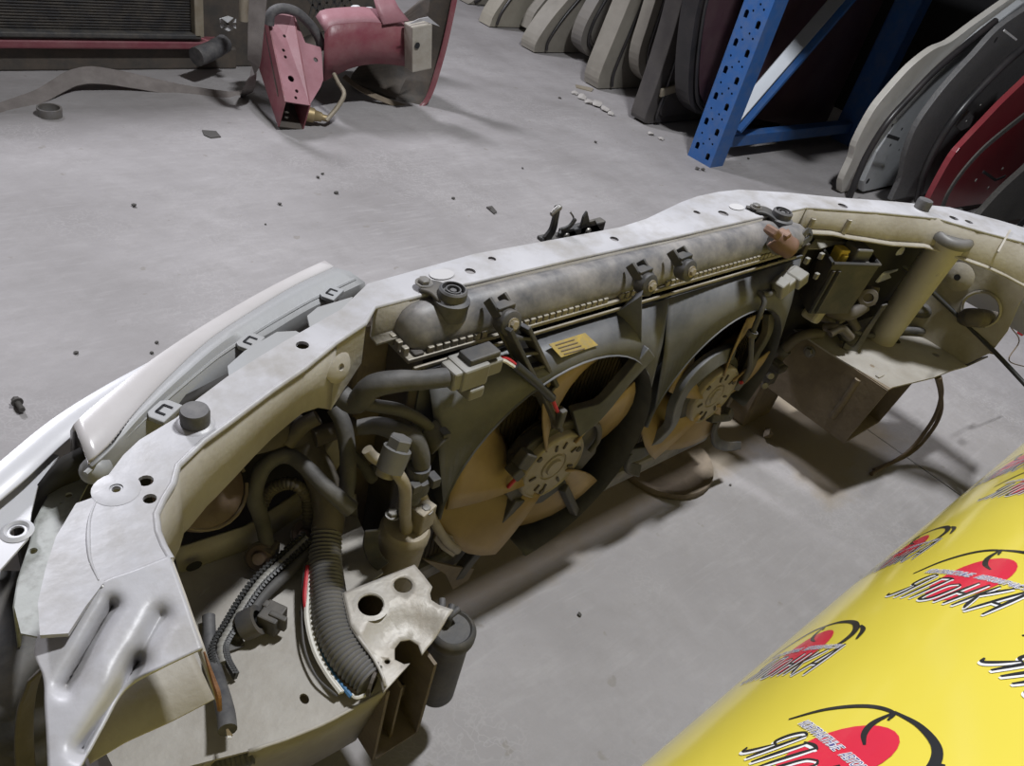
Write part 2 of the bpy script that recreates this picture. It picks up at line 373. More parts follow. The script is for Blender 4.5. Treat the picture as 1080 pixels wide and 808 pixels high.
def strap(name, pts, width, thick, mt, parent, nrm=(0, -1, 0), res=5, bev=0.0015):
    """flat bar that follows pts, its broad face towards nrm"""
    path = catmull(pts, res); n = len(path); wl_ = width if isinstance(width, (list, tuple)) else [width] * 2
    N0 = Vector(nrm).normalized(); vs, fs = [], []
    for i, p in enumerate(path):
        t = (path[min(i + 1, n - 1)] - path[max(i - 1, 0)]).normalized(); N = (N0 - t * N0.dot(t)).normalized(); q = t.cross(N)
        f = i / (n - 1) * (len(wl_) - 1); k = min(int(f), len(wl_) - 2); ww = (wl_[k] + (wl_[k + 1] - wl_[k]) * (f - k)) / 2
        for a, b in ((-1, 0), (1, 0), (1, -1), (-1, -1)): vs.append(p + q * (a * ww) + N * (b * thick))
    for i in range(n - 1):
        for a in range(4): fs.append((i * 4 + a, i * 4 + (a + 1) % 4, i * 4 + 4 + (a + 1) % 4, i * 4 + 4 + a))
    fs += [(3, 2, 1, 0), tuple(range(4 * n - 4, 4 * n))]
    return MB().add(vs, fs).build(name, mt, parent, True, bev, 30)
def curtain(px, py, poly, z=None):
    """where the view ray meets the vertical sheet standing on the plan polyline"""
    v = ray(px, py); best = None
    for a, b in zip(poly[:-1], poly[1:]):
        ex, ey = b.x - a.x, b.y - a.y; det = v.x * (-ey) + ex * v.y
        if abs(det) < 1e-9: continue
        t = (a.x * (-ey) + ex * a.y) / det; s = (v.x * a.y - v.y * a.x) / det
        if -0.02 <= s <= 1.02 and t > 0:
            p = CAMLOC + v * t
            if best is None or t < best[0]: best = (t, p)
    return best[1] if best else None

# ================================================================== the white car front end (nose cut)
NC = empty('car_front_end', 'cut-off white car front end with two cooling fans, resting on the concrete', 'car part', loc=(0.77, 0.48, 0))
ZT = 0.52
def V3(x, y, z): return Vector((x, y, z))
# ---- upper tie bar: top sheet with its holes
near = ZL([(180, 589), (172, 575), (166, 560), (164, 542), (172, 525), (182, 509), (187, 490), (214, 464), (247, 440), (287, 410), (321, 387), (354, 360)], ZT) + \
       [V3(.330, .484, ZT), V3(.352, .504, ZT), V3(.45, .508, ZT), V3(.60, .509, ZT), V3(.80, .509, ZT), V3(1.0, .509, ZT), V3(1.123, .508, ZT), V3(1.259, .456, ZT), V3(1.375, .404, ZT), V3(1.418, .348, ZT), V3(1.470, .293, ZT), V3(1.505, .235, ZT)]
far = ZL([(42, 670), (40, 635), (48, 600), (59, 566), (80, 531), (100, 524), (106, 512), (130, 480), (147, 464), (187, 440), (200, 427), (240, 397), (300, 360), (360, 326), (388, 299)], ZT) + \
      [V3(.508, .554, ZT), V3(.65, .551, ZT), V3(.741, .550, ZT), V3(.800, .557, ZT), V3(.848, .568, ZT), V3(.90, .580, ZT), V3(.945, .587, ZT), V3(1.0, .589, ZT), V3(1.049, .585, ZT), V3(1.137, .554, ZT), V3(1.219, .518, ZT), V3(1.35, .468, ZT), V3(1.458, .420, ZT), V3(1.52, .355, ZT), V3(1.553, .312, ZT), V3(1.57, .235, ZT)]
seam = ZL([(72, 668), (90, 640), (109, 615), (140, 603)], ZT)
outline = near[::-1] + seam[::-1] + far
def hole(px, py, rpx, sx=1.0, z=ZT, n=12):
    c = Z(px, py, z); dpt = (c - CAMLOC).dot(-back); return circle(c, rpx * dpt / F, n, sx=sx)
tholes = [hole(122.6, 516, 4.6), hole(153.5, 507, 8), hole(158, 526, 7), hole(319, 364, 7), hole(496, 286, 6), hole(519, 273, 4.5), hole(648, 252, 5),
          hole(735, 224, 4), hole(763, 225, 6), hole(889, 217, 5.5), hole(1006, 230, 5), hole(1022, 234, 4.5)]
top = plate('tie_bar', outline, tholes, 0.003, 'white_paint', NC)
tag(top, 'dusty white upper tie bar with punched holes')
# rear face of the tie bar
low_px = [(181, 591), (186, 580), (197, 557), (223, 527), (267, 480), (287, 460), (311, 440), (317, 435), (335, 429), (348, 432), (361, 428), (374, 419), (383, 408)]
lowL = [p for p in (curtain(a, b, near) for a, b in low_px) if p]
upL = near[0:14]
def lower_of(u, low):
    # height of the lower edge under a crease point: nearest in plan distance along the curtain
    best = min(low, key=lambda q: (q.x - u.x) ** 2 + (q.y - u.y) ** 2); return best
NS = 40
upL2 = [a.lerp(b, k / 4) for a, b in zip(upL[:-3], upL[1:-2]) for k in range(4)] + [upL[-3]]; NS = len(upL2)
# pair both edges by plan position so that the sheet stays vertical
def at_plan(u, low):
    bd, bz = 9, low[0].z
    for a, b in zip(low[:-1], low[1:]):
        e = Vector((b.x - a.x, b.y - a.y)); l2 = e.length_squared
        t = 0 if l2 < 1e-12 else max(0, min(1, ((u.x - a.x) * e.x + (u.y - a.y) * e.y) / l2))
        q = a.lerp(b, t); d_ = (q.x - u.x) ** 2 + (q.y - u.y) ** 2
        if d_ < bd: bd, bz = d_, q.z
    return min(bz, u.z - 0.004)
face_up = upL2; face_lo = [V3(u.x, u.y, at_plan(u, lowL)) for u in upL2]
mid = [a.lerp(b, .5) + V3(.0, .0, 0) for a, b in zip(face_up, face_lo)]
o = loft('tie_bar_face', [face_up, mid, face_lo], 'bay_paint', top, NS, 0.003, 0, curve=False); tag(o, 'tan dusty rear face of the tie bar')
tube('rolled_edge', [p + V3(0, 0, -.0018) for p in near], .0026, 'white_paint', top, 8, 1)
# ear of the face beside the radiator, with its little hole
ear = [face_up[-1], V3(.330, .484, ZT), V3(.330, .484, .474), face_lo[-1]]
o = plate('mount_ear', ear, [], 0.003, 'bay_paint', top, nrm=(0.4, -1, 0), off=0)
o = lathe('ear_boss', [(0.0, .001), (.0035, .001), (.0035, .004), (.012, .003), (.016, 0)], Y(355, 386, .468) + V3(.001, -.001, 0), (.35, -1, .35), 'bay_paint', top, 16)
cr = [V3(.352, .504, ZT), V3(.45, .508, ZT), V3(.80, .509, ZT), V3(1.123, .508, ZT)]
loft('tie_bar_face', [cr, [p + V3(0, 0, -.035) for p in cr], [p + V3(0, -.012, -.037) for p in cr]], 'bay_paint', top, 20, 0.003, 0, curve=False)
crR = near[18:]
lowR_px = [(876, 243), (891, 247), (936, 254), (975, 257), (1008, 268), (1036, 278), (1054, 286), (1080, 300)]
lowR = [p for p in (curtain(a, b, crR) for a, b in lowR_px) if p]
upR = resample(crR, 30); loR = [V3(u.x, u.y, at_plan(u, lowR)) for u in upR]
o = loft('tie_bar_face', [upR, loR, [p + V3(-.004, -.012, -.002) for p in loR]], 'bay_paint', top, 30, 0.003, 0, curve=False)
# pressed ribs on the right face
for px, py in ((854, 237), (892, 238)):
    p = curtain(px, py, crR); MB().tube([p + V3(-.002, -.002, .012), p + V3(-.002, -.002, -.012)], .0045, 8).build('pressed_rib', 'bay_paint', top, True)
# round paint marks left by stickers
for px, py, sx in ((466, 289, 1), (777, 218, 1)):
    c = Z(px, py, ZT + .0012); plate('paint_mark', circle(c, .0095, 20, sx=1.5), [], .0005, 'paint_mark', top)
# rubber hood stops
def stop(px, py, r, h, lbl):
    c = Z(px, py, ZT)
    lathe('hood_stop', [(0, 0), (r, 0), (r * 1.02, h * .8), (r * .93, h), (0, h)], c, (0, 0, 1), 'rubber', NC, 24, lbl)
    lathe('stop_seat', [(r * 1.35, 0), (r * 1.15, .0015), (0, .0015)], c, (0, 0, 1), 'white_paint', top, 24)
stop(206, 447, .0102, .0135, 'round black rubber hood stop'); stop(971, 221, .0125, .018, 'small grey rubber hood stop')
lathe('hole_boss', [(.0042, .0006), (.010, .0008), (.0145, 0)], Z(122.6, 516, ZT + .0002), (0, 0, 1), 'white_paint', top, 24)
tube('press_line', [Z(102, 527, ZT), Z(95, 545, ZT), Z(93, 565, ZT), Z(95, 590, ZT), Z(104, 612, ZT)], [.0004, .0010, .0014, .0010, .0005], 'white_paint', top, 8)
# seam on right tie bar end
mesh('lap_seam', [Z(1051, 266, ZT + .001), Z(1064, 243, ZT + .001), Z(1066, 243.5, ZT + .001), Z(1053, 267, ZT + .001)], [(0, 1, 2, 3)], 'bay_paint', top)
solidify(COL.objects['lap_seam'], .002)

# ---- left apron end (stamped sheet cut off towards the camera)
AR = [[(42, 670), (58, 671), (72, 668), (92, 638), (109, 615), (140, 603), (179, 588)],
      [(38, 692), (56, 694), (76, 690), (102, 660), (122, 640), (150, 626), (188, 612)],
      [(47, 715), (62, 718), (82, 712), (108, 684), (132, 660), (164, 645), (197, 637)],
      [(49, 748), (66, 750), (86, 740), (110, 712), (136, 684), (170, 668), (205, 661)],
      [(51, 780), (68, 785), (86, 774), (110, 744), (135, 708), (170, 690), (210, 674)],
      [(53, 828), (70, 832), (87, 808), (110, 766), (133, 728), (170, 706), (214, 685)]]
def segd(p, a, b):
    ax_, ay_, bx_, by_ = *a, *b; t = max(0, min(1, ((p[0] - ax_) * (bx_ - ax_) + (p[1] - ay_) * (by_ - ay_)) / ((bx_ - ax_) ** 2 + (by_ - ay_) ** 2)))
    return math.hypot(p[0] - ax_ - t * (bx_ - ax_), p[1] - ay_ - t * (by_ - ay_))
def apz(px, py):
    z = .519 - max(0, (py - 600)) * .00006 - max(0, 110 - px) * .00012
    z -= .012 * math.exp(-(segd((px, py), (119, 640), (70, 725)) / 9) ** 2) + .016 * math.exp(-(segd((px, py), (146, 700), (88, 790)) / 11) ** 2) + .008 * math.exp(-(segd((px, py), (170, 652), (140, 706)) / 12) ** 2)
    return z
_rows = [resample(catmull([V3(a, b, 0) for a, b in r], 6), 46) for r in AR]
_cols = [resample(catmull([r[k] for r in _rows], 6), 44) for k in range(46)]
ap_rows = [[Z(_cols[k][q].x, _cols[k][q].y, apz(_cols[k][q].x, _cols[k][q].y)) for k in range(46)] for q in range(44)]
R0, R2, R3, R5 = ap_rows[0], ap_rows[18], ap_rows[27], ap_rows[-1]
ap = loft('apron_panel', ap_rows, 'white_paint', NC, 46, .002, -1, curve=False); sm_angle(ap, 70)
tag(ap, 'pale stamped apron panel cut off at its end')
inn = [R0[-1], R2[-1], R3[-1], R5[-1]]
lowi = [X(183, 600, inn[0].x), X(203, 665, inn[1].x), X(212, 690, inn[2].x), X(232, 745, R5[-1].x)]
loft('apron_flange', [inn, lowi], 'bay_paint', ap, 12, .0025, 0, curve=False)
edge = [X(214.5, 686, R5[-1].x - .001), X(224, 715, R5[-1].x - .001), X(229, 730, R5[-1].x - .001), X(231, 747, R5[-1].x - .001)]
tube('rusty_edge', [e + V3(0, -.001, 0) for e in edge], [.0006, .0012, .0018, .0014], 'rust', ap, 6, 3, label='rusty torn edge')
fl0 = [Z(226, 738, .445), Z(180, 762, .445), Z(133, 783, .447), Z(95, 806, .450)]
loft('apron_floor', [fl0, [p + V3(.0, .03, .006) for p in fl0], [p + V3(.006, .07, .012) for p in fl0]], 'bay_paint', ap, 16, .002, -1, curve=False)
lathe('spot_stud', [(0, .0016), (.0016, .0012), (.0026, 0)], Z(107.5, 619, .5185), (0, 0, 1), 'bolt', ap, 10)
# right apron end, mirror of the shape
RR = [[V3(1.505, .235, ZT), V3(1.535, .235, ZT), V3(1.57, .235, ZT)], [V3(1.515, .20, ZT - .004), V3(1.545, .20, ZT - .012), V3(1.575, .20, ZT - .01)], [V3(1.52, .14, ZT - .006), V3(1.55, .14, ZT - .016), V3(1.575, .14, ZT - .014)]]
ar = loft('apron_panel', RR, 'white_paint', NC, 12, .002, -1)
# right vertical apron wall with round hole
xw = 1.555
def wpt(px, py): return X(px, py, xw)
wo = [wpt(1000, 385), wpt(1020, 384), wpt(1045, 372), wpt(1062, 350), wpt(1075, 320), wpt(1100, 292), V3(xw, .17, .505), V3(xw, .26, .505), V3(xw, .31, .50), V3(xw, .36, .45), V3(xw, .44, .40), V3(xw, .46, .24), V3(xw, .34, .235)]
hc = wpt(1035, 326)
aw = plate('apron_wall', wo, [circle(hc, .030, 24, (1, 0, 0), 1.05)], .003, 'bay_paint', NC, (-1, 0, 0)); tag(aw, 'tan inner apron wall with a large round hole')
lathe('wall_boss', [(.006, .006), (.010, .006), (.022, .003), (.028, 0)], X(1011, 292, xw - .003), (-1, 0, 0), 'bay_paint', aw, 20)
lathe('wall_dimple', [(0, .0066), (.006, .0066)], X(1011, 292, xw - .003), (-1, 0, 0), 'hole_dark', aw, 16)
lathe('hole_lip', [(.030, 0), (.033, .004), (.036, 0)], hc + V3(-.003, 0, 0), (-1, 0, 0), 'bay_paint', aw, 24)

fr_ = loft('fender', [[V3(1.665, .20, .315), V3(1.67, .36, .315), V3(1.65, .60, .315)], [V3(1.66, .20, .37), V3(1.665, .36, .37), V3(1.645, .58, .37)], [V3(1.60, .20, .44), V3(1.61, .36, .44), V3(1.60, .52, .44)]], 'white_clean', NC, 16, .003, 0); tag(fr_, 'white right fender behind the apron wall')
# ---- shelves (battery tray sides) and frame rails
shL = ZL([(262, 792), (300, 780), (340, 764), (406, 729), (386, 690), (372, 655), (376, 625), (404, 604), (377, 545), (355, 528), (330, 533), (265, 578), (188, 604)], .25) + [V3(.07, .49, .25), V3(.045, .40, .25), V3(.05, .31, .25)] + ZL([(200, 808)], .25)
sl = plate('inner_panel', shL, [hole(321, 737, 6.5, .7, .25)], .003, 'shelf_paint', NC); tag(sl, 'flat grey dusty panel inside the left wing')
st0 = ZL([(377, 545), (330, 533), (265, 578), (188, 604)], .25) ; st1 = [p + V3(0, .008, .028) for p in st0]
fr = loft('inner_panel_flange', [st0, st1], 'bay_paint', sl, 16, .003, 0, curve=False)
plate('flange_slot', circle(Z(204, 596, .264) + V3(0, -.002, 0), .005, 12, (0, -1, .2), 1.6), [], .0006, 'hole_dark', sl, (0, -1, .2))
def railbox(name, x0, x1, y0, y1, z0, z1, mt, lbl, par=NC, slant=0.0, lid=True):
    b = MB(); t = .003
    def sheet(a, b_, c, d): b.add([a, b_, c, d], [(0, 1, 2, 3)])
    for (xa, za, xb, zb) in (((x0, z1, x1, z1),) if lid else ()) + ( (x1, z1, x1, z0), (x1, z0, x0, z0), (x0, z0, x0, z1)):
        ya = y0 + slant * (z1 - za); yb = y0 + slant * (z1 - zb)
        sheet(V3(xa, ya, za), V3(xb, yb, zb), V3(xb, y1, zb), V3(xa, y1, za))
    o = mesh(name, b.v, b.f, mt, par); solidify(o, .0035, 0); tag(o, lbl); return o
rl = railbox('frame_rail', .268, .322, .285, .50, .115, .247, 'rail_dirty', 'open cut end of the left frame rail', lid=False)
MB().add([V3(.296, .295, .118), V3(.296, .295, .215), V3(.298, .48, .215), V3(.298, .48, .118)], [(0, 1, 2, 3)]).build('rail_web', 'rail_dirty', rl); solidify(COL.objects['rail_web'], .003)
tube('rail_pin', [V3(.285, .32, .165), V3(.292, .335, .172)], .0025, 'bolt', rl, 8)
# skirt below the shelf edge
sk = ZL([(262, 792), (300, 780), (340, 764), (406, 729)], .25)
loft('panel_skirt', [sk, [p + V3(.003, .012, -.05) for p in sk], [p + V3(.0, .03, -.14) for p in sk]], 'bay_paint', sl, 12, .003, 0, curve=False)
# right rail: closed inner wall, top shelf, cut end
rr = railbox('frame_rail', 1.292, 1.43, .300, .56, .115, .252, 'rail_dirty', 'brown dirty right frame rail with cut end', slant=.10)
MB().add([V3(1.345, .33, .12), V3(1.345, .33, .25), V3(1.35, .5, .25), V3(1.35, .5, .12)], [(0, 1, 2, 3)]).build('rail_web', 'rail_dirty', rr)
shR = ZL([(939, 409), (960, 404), (985, 398), (1005, 390), (1020, 386)], .254) + [V3(1.555, .30, .254), V3(1.555, .46, .254), V3(1.285, .51, .254), V3(1.285, .42, .254)] + ZL([(895, 384)], .254)
sr = plate('inner_panel', shR, [hole(987, 374, 4, 1, .254), hole(920, 386, 2.6, 1, .254)], .003, 'shelf_paint', NC); tag(sr, 'flat grey dusty panel inside the right wing')
hexbolt('bolt', Z(1026, 374, .256), .006, 'bolt', sr)
box('stamped_pad', Z(928, 396, .2555), (.02, .008, .003), 'shelf_paint', sr, .001)
loft('panel_skirt', [ZL([(985, 398), (1005, 390), (1020, 386), (1042, 376)], .252), [p + V3(.03, .08, -.1) for p in ZL([(985, 398), (1005, 390), (1020, 386), (1042, 376)], .252)]], 'dark_inner', sr, 8, .003, 0, curve=False)
hexbolt('nut', X(854, 371, 1.29), .008, 'bolt', rr, (-1, 0, 0))
tube('rail_bead', [X(905, 400, 1.290), X(892, 420, 1.290), X(878, 440, 1.290)], .006, 'rail_dirty', rr, 8)
# lower cross member: what the front end stands on
cm = box('lower_crossmember', (.78, .575, .050), (1.10, .06, .050), 'rail_dirty', NC, .008)
box('crossmember_foot', (.295, .55, .06), (.05, .10, .12), 'rail_dirty', cm, .006); box('crossmember_foot', (1.345, .55, .06), (.10, .10, .12), 'rail_dirty', cm, .006)
# side support panels behind wing openings
spl = box('radiator_side_panel', (.396, .527, .255), (.097, .028, .47), 'rail_dirty', NC, .006)
spr = box('radiator_side_panel', (1.16, .535, .26), (.05, .05, .42), 'rail_dirty', NC, .006)
# lamp opening panels (dark backs of headlamps and grille space)
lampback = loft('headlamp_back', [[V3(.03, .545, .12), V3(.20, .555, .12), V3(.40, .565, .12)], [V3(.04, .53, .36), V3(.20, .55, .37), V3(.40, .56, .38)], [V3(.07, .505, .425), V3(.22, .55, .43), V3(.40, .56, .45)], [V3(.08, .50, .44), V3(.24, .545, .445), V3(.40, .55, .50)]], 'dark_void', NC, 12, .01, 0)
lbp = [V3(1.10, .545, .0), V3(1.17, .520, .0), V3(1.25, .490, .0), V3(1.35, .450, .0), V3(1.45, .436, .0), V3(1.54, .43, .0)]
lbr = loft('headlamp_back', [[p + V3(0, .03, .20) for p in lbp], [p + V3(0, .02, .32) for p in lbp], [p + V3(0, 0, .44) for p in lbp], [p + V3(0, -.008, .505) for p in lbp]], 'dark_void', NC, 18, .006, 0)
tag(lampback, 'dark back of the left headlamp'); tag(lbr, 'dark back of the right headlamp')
pz = [Y(935, 315, .50), Y(946, 322, .50), Y(952, 296, .50), Y(940, 290, .50)]
fp = plate('support_strut', [Y(956, 300, .445), Y(966, 300, .445), Y(985, 262, .435), Y(972, 262, .435)], [], .004, 'bay_paint', NC, (0, -1, 0))
hl = MB(); c = Y(931, 288, .455); hl.box(c, (.055, .02, .022)); hl.box(c + V3(.0, -.008, .010), (.05, .012, .006)); o = hl.build('lamp_plug', 'white_plastic', NC, bev=.002); tag(o, 'white plastic plug of the right headlamp')
lathe('bulb_cap', [(0, .012), (.010, .008), (.013, 0)], Y(947, 262, .445), (0, -1, .3), 'white_plastic', NC, 16)

# ---- left headlamp
HZ = .45
outer = ZL([(80, 452), (96, 437), (125, 413), (167, 380), (215, 348), (267, 317), (310, 294), (344, 278)], HZ)
ridge = ZL([(94, 490), (116, 470), (142, 438), (178, 400), (222, 360), (270, 328), (312, 303), (352, 284)], HZ + .004)
nearh = ZL([(95, 500), (125, 473), (160, 441), (200, 408), (244, 374), (285, 350), (325, 326), (383, 298)], HZ - .006)
lens = loft('headlamp', [[p + V3(.0, .035, -.12) for p in outer], [p + V3(.0, .022, -.05) for p in outer], [p + V3(0, .008, -.012) for p in outer], outer, ridge], 'lens', NC, 36, .004, -1)
tag(lens, 'hazy clear headlamp lens along the front edge')
# moulded ribs of the lens (fine lines across its top)
rb = MB()
for k in range(46):
    t = k / 90.0; a = resample(outer, 91)[k]; b = resample(ridge, 91)[k]
    rb.bar(a + V3(0, 0, .0008), b + V3(0, 0, .0008), .0012, .0012)
o = rb.build('lens_ribs', 'lens', lens); tag(o, 'fine moulded ribs', kind='stuff')
hs = loft('lamp_housing', [ridge, [a.lerp(b, .5) + V3(0, 0, .004) for a, b in zip(ridge, nearh)], nearh, [p + V3(.004, -.006, -.03) for p in nearh]], 'lamp_housing', lens, 36, .003, -1)
for px, py in ((172, 432), (263, 359), (349, 308)):
    c = Z(px, py, HZ + .004); d_ = V3(.80, .55, 0).normalized(); q = V3(-.55, .80, 0)
    R = Matrix((d_, q, V3(0, 0, 1))).transposed()
    pts_ = [c + d_ * a + q * b_ for a, b_ in ((-.013, -.010), (.013, -.010), (.013, .004), (.009, .009), (-.009, .009), (-.013, .004))]
    tab_ = plate('housing_clip', pts_, [], .005, 'lamp_housing', lens, bev=.001)
    for a, b_, sx_, sy_ in ((0, .003, .010, .0022), (-.005, -.001, .0022, .009), (.005, -.001, .0022, .009)):
        MB().box(c + d_ * a + q * b_ + V3(0, 0, .0002), (sx_, sy_, .001), R).build('clip_slot', 'hole_dark', lens)
lathe('lens_corner', [(0, .010), (.007, .008), (.0105, .004), (.0115, -.006)], Z(100, 496, HZ - .008), (-.4, -.6, .5), 'lamp_housing', lens, 18)
tube('housing_bead', [p + V3(-.004, -.004, .003) for p in resample([a.lerp(b, .75) for a, b in zip(ridge, nearh)], 12)], .0022, 'lamp_housing', lens, 6, 2)
for pts in (((242, 402), (240, 386), (258, 370), (292, 350), (312, 349), (318, 352)), ((327, 346), (324, 333), (335, 324), (352, 319), (372, 313), (366, 326))):
    o = plate('lamp_bracket', ZL(pts, .492), [], .003, 'lamp_housing', NC)
# ---- left fender and its support strip
fo = ZL([(-30, 515), (0, 490), (55, 445), (110, 410), (165, 380), (215, 353), (262, 326)], .415); fi = ZL([(-30, 556), (0, 529), (30, 504), (55, 480), (80, 458), (150, 405), (250, 335)], .42)
fe = loft('fender', [[p + V3(-.02, .05, -.30) for p in fo], [p + V3(-.012, .03, -.12) for p in fo], [p + V3(-.004, .010, -.02) for p in fo], fo, fi], 'white_clean', NC, 30, .002, -1); tag(fe, 'clean white fender corner below the headlamp')
ff = ZL([(-6, 640), (0, 601), (30, 567), (33, 540), (39, 515), (53, 493), (62, 480), (56, 479), (30, 504), (0, 529), (-25, 551), (-40, 640)], .408)
o = plate('fender_flange', ff, [hole(18, 560, 7, 1, .408)], .002, 'white_clean', fe); 
lathe('flange_collar', [(.0068, 0), (.0085, .002), (.0115, 0)], Z(18, 560, .4085), (0, 0, 1), 'white_clean', fe, 20)
ss = ZL([(62, 505), (85, 484), (98, 500), (84, 527), (74, 548), (60, 568), (50, 598), (47, 640), (42, 672), (22, 668), (15, 640), (20, 610), (33, 572), (38, 548)], .425)
o = plate('support_strip', [p + (p - CAMLOC) * .055 for p in ss], [hole(72.5, 522, 3.6, 1, .39777), hole(35, 581, 4.2, 1, .39777), hole(64, 531, 1.5, 1, .39777)], .002, 'strip_paint', NC); tag(o, 'pale perforated strip between fender and apron')
loft('strip_fold', [ZL([(15, 640), (20, 610), (33, 572), (38, 548), (62, 505)], .397), [p + V3(-.004, .002, -.05) for p in ZL([(15, 640), (20, 610), (33, 572), (38, 548), (62, 505)], .397)]], 'strip_paint', o, 12, .002, 0, curve=False)
# black wheel-arch liner below
li = loft('arch_liner', [[V3(-.09, .50, .36), V3(-.03, .49, .38), V3(.045, .47, .36)], [V3(-.10, .40, .30), V3(-.03, .38, .33), V3(.03, .37, .32)], [V3(-.12, .30, .20), V3(-.04, .28, .25), V3(.03, .27, .24)], [V3(-.14, .22, .06), V3(-.05, .2, .10), V3(.03, .2, .10)]], 'dusty_black', NC, 16, .003, 0); tag(li, 'black plastic wheel arch liner')
arcp = [Z(40, 712, .40), Z(30, 742, .37), Z(27, 780, .34), Z(30, 830, .31)]
strap('arch_lip', arcp, .014, .003, 'loom_dirty', NC, (.5, -.4, .8))

# ---- radiator
SZ = .480                                    # crimp seam height
core = box('radiator', (.744, .493, .285), (.712, .022, .385), 'fins', NC, .001); tag(core, 'radiator core with fine dark fins')
fb = MB()
for k in range(96): fb.box((.415 + k * .0072, .4815, .285), (.0016, .002, .375))
tag(fb.build('core_fins', 'fins', core), 'vertical cooling fins', kind='stuff')
prof = [(.472, SZ - .004), (.470, SZ + .006), (.474, SZ + .020), (.484, SZ + .032), (.496, SZ + .0365), (.508, SZ + .032), (.518, SZ + .018), (.520, SZ - .004)]
rows = []
xs = [(.376, .0), (.379, .55), (.385, .82), (.394, .95), (.406, 1), (.60, 1), (.80, 1), (.96, 1), (1.00, 1.02), (1.03, 1.0), (1.05, .9), (1.065, .6), (1.070, .1)]
for x, f in xs:
    rows.append([V3(x, .496 + (y - .496) * max(f, .3), SZ - .004 + (z - SZ + .004) * f) for y, z in prof])
tank = loft('top_tank', rows, 'tank_black', core, 24, 0, smooth=True); tag(tank, 'dusty black plastic top tank of the radiator')
sm_angle(tank, 60)
cs = MB(); cs.box((.722, .496, SZ - .006), (.700, .060, .005))
for k in range(68):
    x = .400 + k * .0096
    if .475 < x < .497 or .655 < x < .675 or .735 < x < .76: continue
    cs.box((x, .4695, SZ - .001), (.0072, .004, .0085))
for k in range(4): cs.box((.373, .475 + k * .011, SZ + .001), (.006, .0065, .011))
cs.box((.722, .4625, SZ - .013), (.69, .003, .004))
o = cs.build('crimp_strip', 'crimp', core, bev=.001); tag(o, 'toothed metal crimp strip below the tank')
# side plates of the core
box('side_plate', (.386, .490, .285), (.012, .045, .39), 'dark_inner', core, .002); box('side_plate', (1.103, .490, .285), (.012, .045, .39), 'dark_inner', core, .002)
tube('side_pipe', [V3(.385, .485, .47), V3(.383, .485, .36), V3(.383, .485, .20)], .0018, 'rail_dirty', core, 8)
box('bottom_tank', (.755, .495, .085), (.68, .05, .035), 'tank_black', core, .008)
# rubber mount cups with their brackets bolted to the tie bar
def mount(px, py, bx, by, r, lbl):
    c = Z(px, py, .523)
    br = strap('mount_bracket', [Z(bx, by, ZT + .005), Z(bx, by, ZT + .005).lerp(c, .45) + V3(0, 0, .002), c + V3(0, 0, -.004)], [.022, .026, .034], .004, 'dusty_black', NC, (0, 0, 1), 4)
    tag(br, lbl)
    lathe('bushing', [(r * 1.25, -.022), (r * 1.25, -.010), (r * 1.3, -.006), (r * 1.3, -.003), (r, -.001), (r, .007), (r * .88, .009), (r * .80, .009), (r * .78, .003), (r * .55, .003), (r * .54, .008), (r * .45, .008), (r * .43, .003), (r * .25, .003), (r * .22, .007), (0, .007)], c, (0, 0, 1), 'rubber', br, 28)
    hexbolt('bolt', Z(bx, by, ZT + .005), .0062, 'bolt', br)
    return br
mount(477, 312, 447, 299, .0145, 'black bracket with ringed rubber bushing on the left')
mr = mount(824, 228, 797, 219, .0145, 'black bracket with ringed rubber bushing on the right')
strap('bracket_tongue', [Z(787, 217, ZT + .004), Z(805, 221, ZT + .006)], .008, .003, 'dusty_black', mr, (0, 0, 1))
# right neck, copper-coloured broken hose stub, ear clip
nk = [V3(1.03, .490, SZ + .014), V3(1.058, .478, SZ + .014), Y(822, 256, .455)]
tube('tank_neck', nk, [.022, .021, .018], 'tank_black', core, 14, 4)
stub = [Y(820, 250, .458), Y(826, 257, .448), Y(834, 262, .440)]
o = tube('hose_stub', stub, [.018, .0165, .015, .0155], 'copper', core, 14, 3, caps=False, label='broken copper-coloured hose stub'); solidify(o, .003)
o = MB().box(Y(815, 245, .452), (.022, .02, .012), Matrix.Rotation(.5, 3, 'Y')).box(Y(826, 250, .45), (.012, .018, .02), Matrix.Rotation(-.4, 3, 'Y')).build('torn_hose', 'copper', core, bev=.003)
strap('hose_clip', [Y(836, 264, .455), Y(846, 250, .455), Y(854, 243, .455), Y(856, 250, .45), Y(846, 258, .45)], .008, .003, 'dusty_black', core, (.3, -1, .6))
# clip towers at the crimp seam that carry the shroud
def tower(px, py, y):
    c = Y(px, py, y); b = MB()
    b.lathe([(0, -.012), (.013, -.012), (.014, -.006), (.014, .004), (.010, .006), (0, .006)], c, (0, -1, .25), 16)
    b.bar(c + V3(-.010, .006, .004), c + V3(-.014, .024, .016), .004, .012); b.bar(c + V3(.010, .006, .004), c + V3(.004, .024, .018), .004, .012); b.bar(c + V3(-.012, .012, .012), c + V3(.010, .012, .014), .012, .006)
    o = b.build('shroud_clip', 'dusty_black', core, True, .001); hexbolt('clip_bolt', c + V3(0, -.006, .0015), .005, 'dusty_steel', o, (0, -1, .25)); return o
tower(537, 340, .452); tower(683, 300, .452); tower(725, 285, .452)

